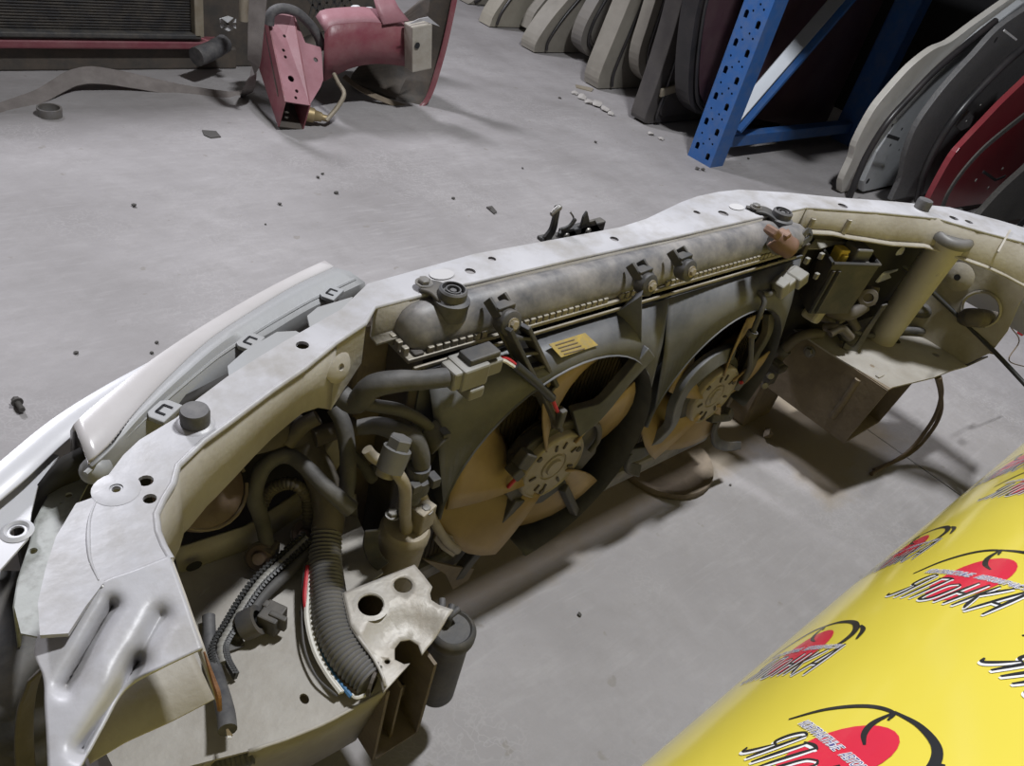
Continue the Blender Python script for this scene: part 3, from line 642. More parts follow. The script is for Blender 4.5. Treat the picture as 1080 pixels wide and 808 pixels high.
# ---- fans
def arcpts(cx, cz, r, a0, a1, n, y): return [V3(cx + r * math.cos(a0 + (a1 - a0) * k / n), y, cz + r * math.sin(a0 + (a1 - a0) * k / n)) for k in range(n + 1)]
def D(x): return math.radians(x)
def ring(name, cx, cz, r, a0, a1, y0, y1, t, mt, par, n=40):
    A = arcpts(cx, cz, r, a0, a1, n, y0); B_ = arcpts(cx, cz, r + .002, a0, a1, n, y1); Cc = arcpts(cx, cz, r + .004, a0, a1, n, y1 + .004); 
    o = loft(name, [A, B_, Cc], mt, par, n + 1, t, 0, curve=False); return o
def blades(cx, cz, n, r0, r1, yb, ph, par, span=58, sweep=-18, mt='tan_plastic'):
    vs0, fs0 = [], []; NR, NA = 8, 7
    for i in range(NR):
        f = i / (NR - 1); r = r0 + (r1 - r0) * f; cen = D(sweep) * f; sp = D(span) * (.72 + .28 * f)
        for j in range(NA):
            g = j / (NA - 1) - .5; a = cen + g * sp
            vs0.append(V3(r * math.cos(a), -g * .060 * (1 - .35 * f) - .008 * math.cos(g * PI), r * math.sin(a)))
    for i in range(NR - 1):
        for j in range(NA - 1): k = i * NA + j; fs0.append((k, k + 1, k + NA + 1, k + NA))
    me0 = None; out = []
    for q in range(n):
        a = ph + 2 * PI * q / n
        if me0 is None:
            ob = mesh('blade', vs0, fs0, mt, par, True); me0 = ob.data
        else:
            ob = bpy.data.objects.new('blade', me0); COL.objects.link(ob); ob.parent = par
        solidify(ob, .0025, 0)
        ob.matrix_basis = Matrix.Translation((cx, yb, cz)) @ Matrix.Rotation(-a, 4, 'Y'); out.append(ob)
    return out
def motor(cx, cz, r, par, y=.430):
    mo = lathe('motor', [(0, .040), (r * .98, .040), (r * 1.0, .028), (r * 1.0, .004), (r * .97, .001), (r * .93, 0), (r * .90, .0015), (r * .42, .0015), (r * .40, .0035), (r * .36, .0035), (r * .34, .001), (r * .24, .001), (r * .22, -.002), (r * .10, -.002), (0, -.0015)][::1], (cx, y, cz), (0, 1, 0), 'dusty_steel', par, 40)
    tag(mo, 'dusty tan fan motor disc')
    b = MB()
    for a in (30, 75, 100, 190, 235, 262, 300, 340): b.box((cx + r * .66 * math.cos(D(a)), y + .0005, cz + r * .66 * math.sin(D(a))), (.003, .002, .010), Matrix.Rotation(-D(a + 90), 3, 'Y'))
    tag(b.build('motor_slots', 'dark_inner', par), 'small slots in the motor disc', kind='stuff')
    for a in (140, 20, 260): lathe('rivet', [(0, -.001), (.004, -.0005), (.0045, .002)], (cx + r * .80 * math.cos(D(a)), y, cz + r * .80 * math.sin(D(a))), (0, 1, 0), 'dark_inner', par, 10)
    return mo
C1 = (.597, .262); RA = .173
p1 = [V3(.392, .466, .462), V3(.772, .466, .462), V3(.772, .466, .10)] + arcpts(*C1, RA, D(-58), D(182), 40, .466) + [V3(.392, .466, .28)]
s1 = plate('fan_shroud', p1, [], .003, 'shroud_black', NC, (0, -1, 0)); tag(s1, 'large left black plastic fan shroud with yellow sticker')
ring('shroud_ring', *C1, RA, D(-88), D(180), .476, .426, .003, 'shroud_black', s1)
blades(*C1, 5, .045, .158, .456, D(25), s1, 60)
lathe('fan_hub', [(0, -.004), (.046, -.004), (.048, .018), (.030, .022)], (C1[0], .448, C1[1]), (0, 1, 0), 'tan_plastic', s1, 28)
m1 = motor(.606, .258, .0535, s1)
b = MB(); b.lathe([(.0545, .012), (.062, .012), (.062, .020), (.0545, .020)], (.606, .430, .258), (0, 1, 0), 32)
for a in (40, 160, 275): b.lathe([(0, .008), (.012, .008), (.012, .022), (0, .022)], (.606 + .063 * math.cos(D(a)), .430, .258 + .063 * math.sin(D(a))), (0, 1, 0), 14)
b.build('motor_mount', 'dusty_black', s1, True, .001)
strap('strut', [Y(608, 448, .432), Y(636, 432, .425), Y(662, 402, .424), Y(688, 372, .426)], [.046, .026, .020, .024], .014, 'shroud_black', s1, (.15, -1, .35))
strap('strut', [Y(552, 528, .435), Y(528, 560, .440), Y(505, 585, .445), Y(484, 612, .450)], [.03, .018, .016, .018], .014, 'dusty_black', s1, (.1, -1, .3))
strap('strut', [Y(598, 515, .432), Y(604, 528, .430), Y(610, 541, .428)], .012, .012, 'dusty_black', s1, (.4, -1, .3))
# ribbed arm from the clip tower down to the motor
tr = MB()
A0, A1 = Y(533, 345, .447), Y(588, 452, .430)
B0, B1 = Y(552, 343, .447), Y(583, 405, .436)
tr.bar(A0, A1, .005, .018, (0, -1, .3)); tr.bar(B0, B1, .005, .018, (0, -1, .3)); tr.bar(A0 + V3(.006, .012, 0), A1.lerp(A0, .35) + V3(.008, .012, 0), .024, .003, (0, -1, .3))
for k in range(5):
    f = .1 + k * .19; tr.bar(A0.lerp(A1, f * .75), B0.lerp(B1, min(1, f * 1.15 + .08)), .004, .014, (0, -1, .3))
tr.build('ribbed_arm', 'dusty_black', s1, bev=.001)
hp = plate('motor_housing', [Y(a, b_, .440) for a, b_ in ((531, 517), (540, 494), (558, 470), (588, 450), (622, 437), (634, 452), (629, 478), (603, 508), (572, 531), (545, 537))], [], .02, 'dusty_black', s1, (0, -1, 0), bev=.003)
cb_ = MB(); cb_.box(Y(553, 484, .426), (.022, .016, .022), Matrix.Rotation(.6, 3, 'Y')); cb_.box(Y(543, 497, .428), (.020, .018, .014), Matrix.Rotation(.9, 3, 'Y')); cb_.build('motor_plug', 'dusty_black', s1, bev=.002)
tube('mount_web', [Y(616, 446, .434), Y(630, 448, .434), Y(631, 463, .434), Y(622, 476, .434)], .004, 'dusty_black', s1, 8)
tube('motor_wire', [Y(536, 514, .43), Y(541, 508, .428), Y(547, 503, .43)], .0025, 'wire_red', s1, 6)
# sloping hood of the shroud between the tank seam and the ring lip
def slope(cx, cz, r, a0, a1, xa, xb, par, yl, nm='shroud_hood'):
    lip = arcpts(cx, cz, r + .003, a0, a1, 30, yl); tp_ = [V3(xa + (xb - xa) * k / 30, .464, .459) for k in range(31)]
    md_ = [l.lerp(t_, .5) + V3(0, -.003, .002) for l, t_ in zip(lip, tp_)]
    return loft(nm, [lip, md_, tp_], 'shroud_black', par, 31, .002, 0, curve=False)
slope(*C1, RA, D(172), D(28), .395, .772, s1, .427)
# moulded folds on the panel
mf = MB(); mf.tube([Y(515, 388, .462), Y(540, 402, .461), Y(562, 409, .460), Y(575, 407, .459)], .005, 8); mf.tube([Y(500, 380, .464), Y(512, 392, .462), Y(528, 408, .461), Y(533, 420, .458)], .0045, 8)
mf.build('moulded_fold', 'shroud_black', s1, True)
# warning sticker and the box connector wires
sn_ = V3(0, -.525, .85).normalized(); sp0 = V3(.6, .448, .4575)
def onslope(px, py, lift=0.0):
    v = ray(px, py); p0 = sp0 + sn_ * lift; return CAMLOC + v * ((p0 - CAMLOC).dot(sn_) / v.dot(sn_))
sg = plate('sticker', [onslope(579, 363), onslope(617, 351), onslope(631, 364), onslope(592, 377)], [], .0008, 'sticker', s1, sn_); tag(sg, 'small faded yellow warning sticker')
for k in range(4):
    MB().bar(onslope(586 + k * 3.0, 364 + k * 3.2, .0006), onslope(606 + k * 3.6, 358 + k * 3.2, .0006), .0011, .0004, sn_).build('sticker_print', 'wire_brown', sg)
# divider fin between the two shrouds (flat dark upright)
fin = [Y(679, 301, .449), Y(658, 316, .464), Y(645, 345, .464), Y(645, 362, .463), Y(668, 371, .452), Y(676, 376, .440), Y(677, 312, .442)]
dv = MB().add([Y(679, 303, .450), Y(650, 330, .464), Y(644, 360, .464), Y(668, 372, .445), Y(676.5, 375, .436), Y(676.5, 312, .440)], [(0, 1, 2, 3, 4, 5)]).build('divider_fin', 'shroud_black', s1); solidify(dv, .003)
# drain hook below the left fan
# ---- second fan
C2 = (.950, .262); RB = .150
p2 = [V3(.778, .466, .462), V3(1.098, .466, .462), V3(1.098, .466, .20)] + arcpts(*C2, RB, D(-20), D(212), 40, .466) + [V3(.778, .466, .16)]
s2 = plate('fan_shroud', p2, [], .003, 'shroud_black', NC, (0, -1, 0)); tag(s2, 'smaller right black plastic fan shroud')
ring('shroud_ring', *C2, RB, D(-30), D(185), .476, .434, .003, 'shroud_black', s2)
blades(*C2, 5, .04, .138, .457, D(5), s2, 60)
lathe('fan_hub', [(0, -.004), (.044, -.004), (.046, .018), (.030, .022)], (C2[0], .448, C2[1]), (0, 1, 0), 'tan_plastic', s2, 28)
slope(*C2, RB, D(172), D(20), .772, 1.09, s2, .435)
m2 = motor(.954, .256, .054, s2)
b = MB(); b.lathe([(.055, .010), (.066, .014), (.066, .030), (.055, .030)], (.954, .430, .256), (0, 1, 0), 32); b.build('motor_mount', 'dusty_black', s2, True)
strap('strut', [Y(776, 372, .440), Y(755, 382, .426), Y(732, 402, .424), Y(718, 425, .426), Y(712, 447, .430), Y(700, 462, .436), Y(683, 476, .444), Y(664, 482, .452)], [.022, .026, .028, .028, .024, .022, .022, .026], .014, 'shroud_black', s2, (.1, -1, .25))
strap('strut', [Y(770, 434, .432), Y(772, 440, .430), Y(752, 442, .428)], .014, .012, 'dusty_black', s2, (.3, -1, .3))
strap('strut', [Y(776, 412, .432), Y(790, 395, .43), Y(800, 374, .432), Y(812, 352, .438), Y(815, 330, .448)], [.026, .022, .018, .018, .02], .012, 'dusty_black', s2, (.1, -1, .2))
strap('shroud_leg', [Y(758, 443, .430), Y(755, 455, .430), Y(757, 466, .428), Y(768, 471, .424), Y(782, 470, .420)], [.022, .022, .02, .017, .015], .006, 'dusty_black', s2, (.3, -1, .5))
strap('shroud_leg', [Y(668, 478, .452), Y(664, 492, .45), Y(676, 497, .445)], .02, .006, 'dusty_black', s2, (.3, -1, .5))
strap('shroud_leg', [Y(636, 495, .45), Y(630, 508, .45), Y(640, 513, .445)], .016, .006, 'dusty_black', s2, (.3, -1, .5))
# wire of the second fan and its plug
tube('fan_wire', [Y(800, 308, .445), Y(806, 318, .43), Y(800, 335, .425), Y(793, 355, .424), Y(791, 385, .424), Y(784, 402, .426)], .004, 'loom', s2, 8, 5)
lathe('wire_band', [(.006, -.004), (.008, -.004), (.008, .004), (.006, .004)], Y(793, 352, .424), (.1, 0, 1), 'loom', s2, 12)
tube('wire_tip', [Y(784, 402, .426), Y(781, 404, .426)], .003, 'wire_red', s2, 8)
pg = MB(); c = Y(830, 297, .44); Rm = Matrix.Rotation(-.5, 3, 'Y')
pg.box(c, (.05, .026, .022), Rm).box(c + V3(.012, -.006, .008), (.022, .026, .022), Rm).box(c + V3(-.02, -.004, -.004), (.018, .02, .028), Rm)
tag(pg.build('fan_plug', 'grey_plastic', NC, bev=.003), 'grey wiring plug beside the right fan')
tube('plug_wire', [Y(822, 304, .44), Y(812, 310, .44), Y(803, 310, .44)], .005, 'loom', NC, 8)
# ---- hood latch standing in front of the tie bar
lt = MB(); LY = .575
def lp(px, py, y=LY): return Y(px, py, y)
lt.bar(lp(574, 256), lp(634, 245), .030, .006); lt.bar(lp(590, 252), lp(634, 240), .012, .026)
o = lt.build('hood_latch', 'dusty_black', NC, bev=.002); tag(o, 'black hood latch with hooked lever')
hk = [lp(578, 255), lp(587, 243), lp(588, 232), lp(591, 220), lp(582, 226)]
strap('latch_hook', [lp(577, 254), lp(584, 244), lp(587, 233), lp(590, 218)], [.012, .010, .008, .007], .006, 'dusty_black', o, (0, -1, 0))
strap('hook_tip', [lp(592, 216), lp(587, 220), lp(581, 226)], [.006, .006, .005], .008, 'bolt', o, (.3, -.3, 1))
for pts in (((594, 252), (590, 247), (596, 242), (606, 241), (609, 248)), ((612, 250), (613, 240), (616, 229), (620, 223), (622, 232), (624, 247)), ((622, 246), (622, 234), (628, 232), (634, 243), (634, 246))):
    plate('latch_plate', [lp(a, b, LY - .006) for a, b in pts], [], .004, 'dusty_black', o, (0, -1, 0), bev=.001)
for px, py in ((597, 249), (620, 244)): lathe('latch_rivet', [(0, .003), (.004, .002), (.005, 0)], lp(px, py, LY - .009), (0, -1, 0), 'bolt', o, 12)
tube('latch_spring', [lp(603, 238), lp(605, 230), lp(601, 223)], .0012, 'bolt', o, 6)
strap('latch_lever', [lp(593, 244, LY - .01), lp(602, 239, LY - .01), lp(608, 231, LY - .01)], .007, .003, 'dusty_black', o, (0, -1, 0))

# ---- receiver drier and its lines
DX = Y(428, 556, .425); rb_ = .0285
dr = lathe('receiver_drier', [(0, -.14), (.022, -.14), (.0265, -.13), (.0265, -.02), (.028, -.012), (.028, -.002), (.025, .003), (0, .004)], DX, (.10, 0, 1), 'dusty_steel', NC, 32, 'dusty metal receiver drier cylinder')
R = Matrix.Rotation(.3, 3, 'Z')
MB().box(DX + V3(.012, -.004, .018), (.024, .026, .032), R).build('fitting_block', 'dusty_steel', dr, bev=.002)
for px, py in ((414, 543), (449, 538)): hexbolt('bolt', Y(px, py, .415), .0055, 'bolt', dr)
sen = Y(439, 505, .422)
lathe('pressure_switch', [(0, -.03), (.010, -.03), (.010, -.015), (.0155, -.013), (.0155, .004), (.012, .006), (.012, .018), (0, .019)], sen, (.05, 0, 1), 'rubber', dr, 16)
o = MB().box(sen + V3(.012, -.012, .004), (.010, .014, .012)).box(sen + V3(-.010, -.012, .004), (.010, .010, .010)).build('switch_clip', 'dusty_black', dr, bev=.001)
tube('switch_hose', [sen + V3(.003, 0, .018), Y(443, 478, .425), Y(436, 463, .432), Y(420, 455, .442), Y(398, 449, .455), Y(378, 451, .465)], [.0095, .010, .0105, .0105, .009, .008], 'loom', NC, 12, 6, label='grey taped hose to the pressure switch')
pn = Y(410, 490, .415)
tube('drier_pipe', [Y(387, 474, .43), Y(395, 483, .425), pn, Y(418, 498, .40), Y(427, 514, .395), Y(427, 540, .405), DX + V3(-.004, -.006, .006)], [.0055, .006, .0062, .0062, .0062, .0062, .0075], 'dusty_steel', dr, 10, 6, label='bent aluminium pipe')
lathe('pipe_joint', [(0, -.012), (.0095, -.012), (.0095, .010), (0, .010)], pn, (.4, .25, .9), 'crimp', dr, 16)
cap = Y(417, 479, .405)
lathe('service_cap', [(0, -.016), (.013, -.016), (.0135, .006), (.0105, .007)], cap, (.4, .2, .9), 'conduit', dr, 20, 'ribbed grey service port cap')
lathe('cap_hex', [(.0115, .004), (.0115, .016), (.010, .0175), (0, .0175)], cap, (.4, .2, .9), 'conduit', dr, 6)
tube('drier_line', [Y(444, 520, .43), Y(455, 545, .43), Y(470, 570, .43), Y(482, 580, .435)], .006, 'dusty_steel', dr, 10)
strap('drier_clamp', [Y(393, 560, .42), Y(391, 575, .42), Y(396, 590, .41), Y(405, 598, .405)], .016, .003, 'dusty_black', dr, (-.4, -1, .3))
plate('tail_bracket', [Y(462, 560, .445), Y(478, 566, .445), Y(484, 582, .445), Y(478, 588, .445), Y(466, 580, .445), Y(458, 570, .445)], [], .004, 'dusty_steel', NC, (0, -1, 0), bev=.001)
plate('torn_bracket', [Y(446, 590, .45), Y(480, 598, .45), Y(500, 600, .45), Y(494, 612, .45), Y(478, 622, .45), Y(470, 606, .45)], [], .003, 'rail_dirty', NC, (0, -1, .4))
# ---- hoses and wiring on the left
tube('harness_branch', [V3(.30, .50, .455), Y(372, 425, .468), Y(392, 408, .455), Y(420, 402, .445), Y(445, 401, .440), Y(470, 398, .437)], [.010, .0105, .0115, .011, .0095, .0098], 'loom', NC, 12, 6, label='taped grey harness branch to the fan plug')
cp = MB(); ca, cb = Y(470, 398, .437), Y(522, 380, .440); t = (cb - ca).normalized(); Rx = Matrix((t, V3(0, 1, 0) - t * t.y, t.cross(V3(0, 1, 0)))).transposed()
cp.box(ca.lerp(cb, .12), (.014, .024, .022), Rx); cp.box(ca.lerp(cb, .42), (.034, .030, .026), Rx); cp.box(ca.lerp(cb, .82), (.026, .022, .018), Rx); cp.box(ca.lerp(cb, .45) + V3(.002, -.004, -.020), (.02, .026, .014), Rx)
o = cp.build('wiring_plug', 'grey_plastic', NC, bev=.0025); tag(o, 'grey square wiring plug by the left fan')
MB().box(ca.lerp(cb, .62) + V3(0, .0, .016), (.04, .02, .008), Rx).build('plug_cover', 'dusty_black', o, bev=.002)
tube('plug_wire', [cb, Y(530, 377, .438), Y(538, 380, .436), Y(545, 386, .434)], .0022, 'wire_red', o, 6); tube('plug_wire', [cb + V3(0, -.002, -.004), Y(530, 380, .436), Y(538, 384, .434), Y(544, 388, .433)], .0022, 'wire_white', o, 6)
tube('plug_cable', [Y(543, 385, .434), Y(556, 396, .43), Y(572, 410, .428), Y(582, 420, .426)], .0055, 'wire_black', o, 8)
tube('plug_wire', [Y(582, 420, .426), Y(585, 427, .424), Y(588, 434, .424)], .0022, 'wire_red', o, 6); MB().box(Y(590, 440, .423), (.010, .012, .026)).build('wire_clip', 'dusty_black', o, bev=.002)
tube('sensor_lead', [Y(374, 424, .462), Y(395, 428, .455), Y(420, 432, .448), Y(440, 441, .443), Y(455, 452, .440)], [.006, .0065, .0065, .006, .0055], 'loom', NC, 10, 6, label='thin grey lead ending in an open plug')
k = MB(); c = Y(457, 461, .437); k.lathe([(.011, -.012), (.014, -.012), (.014, .012), (.011, .012), (.010, -.010), (0, -.010)], c, (.35, -.8, -.4), 16)
k.box(c + V3(.006, -.008, .008), (.010, .012, .010)); tag(k.build('open_plug', 'dusty_black', NC, True, .001), 'black open wiring plug')
# thick tape-wrapped harness that turns into the ribbed conduit
tube('taped_harness', [V3(.215, .49, .42), Z(312, 455, .37), Z(328, 482, .345), Z(342, 512, .32), Z(347, 540, .30), Z(345, 560, .285)], [.019, .018, .0175, .017, .0165, .0165], 'loom_dirty', NC, 14, 7, label='thick taped harness diving under the tie bar')
tube('ribbed_conduit', [Z(345, 555, .288), Z(343, 590, .276), Z(346, 625, .272), Z(351, 660, .270), Z(366, 692, .268), Z(391, 718, .266)], [.0150, .0158, .0168, .0170, .0165, .0150], 'conduit', NC, 18, 8, rib=(.0046, .0011), label='fat grey ribbed conduit lying on the inner panel')
MB().lathe([(.0105, 0), (.0135, .001), (.0135, .004), (.0105, .004)], Z(391, 718, .266), (.6, -.8, 0), 16).build('conduit_mouth', 'dark_inner', NC)
tube('hose_loop', [Z(283, 578, .27), Z(276, 548, .30), Z(268, 522, .34), Z(276, 496, .365), Z(292, 482, .375), Z(308, 482, .375), Z(325, 495, .372), Z(346, 516, .365), Z(370, 537, .345)], [.0078, .0078, .0082, .0085, .0080, .0080, .0080, .0082, .0092], 'loom', NC, 12, 5, label='thin dark hose bent into an arch')
tube('ribbed_lead', [Z(275, 535, .29), Z(284, 518, .305), Z(300, 510, .318), Z(315, 513, .318), Z(325, 527, .30), Z(326, 555, .275)], .0068, 'loom_dirty', NC, 10, 5, rib=(.004, .0006), label='small ribbed lead looping behind the arch hose')
tube('harness_lead', [Z(352, 430, .41), Z(361, 445, .40), Z(366, 470, .38), Z(367, 500, .36), Z(364, 530, .33)], [.008, .009, .0085, .0085, .008], 'loom', NC, 10, 5, label='upright dark lead beside the taped harness')
tube('harness_lead', [Z(330, 462, .37), Z(352, 455, .37), Z(375, 450, .37)], .010, 'loom_dirty', NC, 10); tube('harness_lead', [Z(302, 468, .385), Z(318, 450, .40), Z(335, 440, .41)], .008, 'loom_dirty', NC, 10)
tube('harness_lead', [Z(372, 480, .33), Z(384, 492, .32), Z(392, 505, .31), Z(395, 492, .315)], .006, 'loom', NC, 10)
box('relay_bracket', Z(350, 480, .34), (.03, .01, .05), 'bay_paint', NC, .003, Matrix.Rotation(.5, 3, 'Y'))
# horn disc and lamp sockets under the bar
hn = lathe('horn', [(0, .006), (.012, .006), (.014, .0), (.032, -.002), (.040, -.006), (.042, -.012), (.030, -.03), (0, -.03)], Z(215, 510, .38), (.2, -.6, .8), 'brown_dark', NC, 28, 'round rusty horn under the tie bar')
tube('horn_rim', circle(Z(215, 510, .38) + V3(.001, .004, -.006), .041, 24, (.2, -.6, .8)), .0018, 'rail_dirty', hn, 6, 1)
lathe('pale_stub', [(0, .006), (.010, .004), (.012, -.01)], Z(209, 547, .33), (0, -1, .2), 'pink_paint', NC, 14)
for px, py in ((274, 588), (322, 563)):
    s_ = lathe('lamp_socket', [(0, .008), (.006, .008), (.008, .003), (.013, .002), (.0135, -.012), (.009, -.016), (0, -.016)], Z(px, py, .268), (-.5, -.6, .6), 'brown_dark', NC, 18); s_['label'] = 'brown dirty lamp socket'
    lathe('socket_ring', [(.0135, -.006), (.0155, -.005), (.0155, .001), (.0135, .002)], Z(px, py, .268), (-.5, -.6, .6), 'dark_inner', s_, 18)
MB().box(Z(286, 580, .27), (.016, .012, .016), Matrix.Rotation(.6, 3, 'Z')).build('socket_clip', 'dark_inner', NC, bev=.002)
# split sawtooth loom with pale tube
sp = [Z(324, 568, .285), Z(300, 590, .272), Z(276, 612, .268), Z(258, 636, .266), Z(244, 660, .264), Z(232, 682, .262), Z(234, 700, .260), Z(243, 717, .258)]
tube('pale_tube', [p + V3(.002, 0, -.001) for p in sp[:7]], .0048, 'grey_plastic', NC, 10, 5, rib=(.005, .0004))
path = catmull(sp, 14); tb = MB()
for i in range(0, len(path) - 1):
    p = path[i]; t = (path[i + 1] - p).normalized(); sd = V3(-t.y, t.x, 0).normalized()
    for s_ in (-1, 1):
        tb.bar(p + sd * (.0045 * s_) + V3(0, 0, -.004), p + sd * (.0068 * s_ if i % 2 else .005 * s_) + V3(0, 0, .0045), .0034, .0022, t)
tag(tb.build('split_loom', 'wire_black', NC), 'split black loom with sawtooth edges')
tube('loose_hose', [Z(326, 582, .272), Z(302, 606, .264), Z(280, 626, .260), Z(262, 650, .258), Z(246, 674, .257)], .0062, 'loom', NC, 10)
tube('cut_hose', [Z(220, 650, .258), Z(222, 685, .256), Z(230, 720, .262), Z(238, 752, .272), Z(240, 770, .275)], [.006, .006, .0065, .0075, .0078], 'rubber', NC, 12, 5, label='cut black hose with bare strands at its end')
for k in range(5): tube('strand', [Z(239, 768, .276), Z(240 + k * 1.2, 776 + (k % 2) * 3, .278)], .0007, 'wire_white' if k % 2 else 'brass', NC, 5)
# clip and square plug lying on the panel
c = Z(268, 655, .262)
k = MB(); Rz = Matrix.Rotation(.55, 3, 'Z'); k.box(Z(287, 652, .266), (.022, .020, .022), Rz); k.box(Z(293, 655, .270), (.006, .018, .018), Rz); k.box(Z(281, 640, .272), (.008, .006, .012), Rz)
pl = k.build('square_plug', 'dusty_black', NC, bev=.0015); tag(pl, 'black square plug lying on the inner panel')
lathe('plug_ring', [(.009, -.008), (.0145, -.008), (.0145, .008), (.009, .008), (.009, -.008)], Z(265, 657, .266), (.7, -.3, .5), 'dusty_black', pl, 18)
strap('plug_tab', [Z(255, 672, .256), Z(248, 676, .255), Z(250, 684, .254)], .014, .003, 'dusty_black', pl, (0, 0, 1))
# loose wires
def wire(pts, mt, r=.0016): tube('loose_wire', [Z(a - 1.5, b, z + .004) for a, b, z in pts], r, mt, NC, 6, 6)
wire([(330, 598, .272), (327, 622, .268), (325, 652, .264), (333, 686, .260), (347, 712, .257), (361, 731, .256)], 'wire_white', .0024)
wire([(333, 605, .272), (330, 640, .266), (330, 660, .263), (338, 690, .259), (350, 712, .257), (364, 730, .256)], 'wire_white', .0022)
wire([(326, 597, .273), (324, 615, .270), (323, 632, .267), (326, 655, .262)], 'wire_red', .0021)
wire([(334, 662, .260), (343, 692, .258), (352, 710, .257), (372, 735, .257)], 'wire_blue', .0022)
wire([(323, 595, .272), (320, 640, .262), (322, 680, .257), (334, 712, .255), (352, 730, .254), (358, 734, .254)], 'loom', .0012)
wire([(318, 645, .258), (322, 660, .257), (327, 668, .256)], 'loom', .0012); wire([(372, 733, .257), (378, 736, .257), (387, 733, .258)], 'wire_white', .0017); wire([(352, 706, .256), (366, 722, .257), (378, 730, .257)], 'wire_brown', .0024)
# folded perforated bracket
BZ = .285
bo = ZL([(362, 625), (398, 611), (437, 595.5), (447, 607), (456, 619), (453.5, 626), (455, 633), (463, 638), (478, 643), (470, 654), (461, 666), (453, 675), (447, 683), (443, 672), (434, 666.5), (424, 668), (418, 676), (418, 688), (428, 693), (434, 692), (406, 723), (403, 710), (392, 690), (380, 674), (370, 660)], BZ)
def bsag(v):
    d_ = (v - Z(432, 680, BZ)); r = math.hypot(d_.x, d_.y); e = (v - Z(405, 715, BZ)).length
    s = max(0, 1 - max(0, (r - .028)) / .018); s2 = max(0, 1 - max(0, e - .03) / .02)
    return v + V3(0, 0, -.012 * max(min(1, s), min(1, s2)))
bk = plate('perforated_bracket', bo, [hole(391, 638, 13.5, 1, BZ, 20), hole(425, 617, 10, 1, BZ, 18), hole(410, 690, 3.2, 1, BZ, 10)], .0025, 'bare_alu', NC, cuts=3, fn=bsag); tag(bk, 'bare metal bracket with big round holes on the rail end')
lathe('hole_rim', [(.0126, -.002), (.0132, .0006), (.018, 0)], Z(391, 638, BZ), (0, 0, 1), 'bare_alu', bk, 24)
loft('bracket_fold', [ZL([(362, 625), (370, 660), (380, 674), (392, 690), (403, 710), (406, 723)], BZ - .001), ZL([(362, 640), (372, 676), (382, 690), (394, 702), (404, 716), (407, 727)], BZ - .03)], 'bare_alu', bk, 12, .0025, 0, curve=False)
# charcoal canister beside the rail
cc = Z(478, 662, .205)
cn = lathe('charcoal_canister', [(0, -.13), (.020, -.13), (.022, -.125), (.022, -.022), (.0255, -.016), (.0265, -.012), (.0265, -.004), (.024, 0), (.021, .0015), (.019, -.001), (0, -.001)], cc, (0, 0, 1), 'dusty_black', NC, 32, 'dark canister with round lid beside the left rail')
tube('canister_port', [cc + V3(-.004, .006, 0), cc + V3(-.003, .007, .014), cc + V3(.006, .015, .018)], .0042, 'rubber', cn, 8); tube('canister_port', [cc + V3(-.012, .014, .004), cc + V3(-.002, .022, .010), cc + V3(.004, .03, .012)], .004, 'rubber', cn, 8)
tube('canister_port', [cc + V3(-.003, .007, .014), cc + V3(.010, .008, .017)], .004, 'rubber', cn, 8)
strap('canister_strap', [cc + V3(-.068, -.012, -.05), cc + V3(-.045, -.016, -.05), cc + V3(-.022, -.012, -.05)], .02, .003, 'rail_dirty', cn, (0, -1, 0))
# roll of hose poking in at the bottom
tube('hose_end', [Z(200, 822, .22), Z(230, 803, .225), Z(266, 790, .23)], .012, 'rubber', NC, 14, 4, rib=(.004, .0005), label='end of a ribbed rubber hose')
box('rail_gusset', Z(170, 800, .20), (.06, .10, .09), 'bay_paint', NC, .004, Matrix.Rotation(.3, 3, 'Z'))

# ---- right side: fuse box, washer neck, hoses
fx = [Z(879, 278, .44), Z(928, 279.5, .44), Z(914, 262, .44), Z(865, 258, .44)]
ctr = sum(fx, V3(0, 0, 0)) / 4
ex = (fx[1] - fx[0]); ey = (fx[3] - fx[0])
b = MB(); hgt = .10
def quadbox(bb, p, e1, e2, z0, z1, sc=1.0):
    bs = [p, p + e1, p + e1 + e2, p + e2]; c_ = sum(bs, V3(0, 0, 0)) / 4
    bb.add([V3(*(c_ + (q - c_) * sc).xy, z0) for q in bs] + [V3(*q.xy, z1) for q in bs], [(0, 1, 5, 4), (1, 2, 6, 5), (2, 3, 7, 6), (3, 0, 4, 7), (3, 2, 1, 0)])
quadbox(b, fx[0], ex, ey, .44 - hgt, .44, .88)
fbx = b.build('fuse_box', 'dusty_black', NC); solidify(fbx, .003, -1); tag(fbx, 'open black fuse box beside the radiator')
tube('fuse_box_rim', [fx[0], fx[0] + ex, fx[0] + ex + ey, fx[0] + ey, fx[0]], .0032, 'dusty_black', fbx, 6, 1)
u1, u2 = ex.normalized(), ey.normalized()
RF = Matrix((u1, V3(-u1.y, u1.x, 0), V3(0, 0, 1))).transposed()
box('fuse_tray', (ctr.x, ctr.y, .405), (ex.length * .85, ey.length * .8, .03), 'dark_void', fbx, .002, RF)
o = MB().box(fx[0] + ex * .30 + ey * .55 + V3(0, 0, -.004), (.020, .020, .03), RF).box(fx[0] + ex * .30 + ey * .40 + V3(.002, 0, -.010), (.010, .016, .03), RF).build('yellow_relay', 'yellow_plastic', fbx, bev=.002); tag(o, 'yellow relay')
o = MB().box(fx[0] + ex * .62 + ey * .50 + V3(0, 0, .002), (.034, .034, .034), RF).build('grey_relay', 'conduit', fbx, bev=.003); tag(o, 'grey square relay')
for k in range(3): box('small_fuse', fx[0] + ex * (.80 + .06 * (k % 2)) + ey * (.25 + .22 * k) + V3(0, 0, -.012), (.008, .012, .02), 'dusty_black', fbx, .001, RF)
sd = MB()
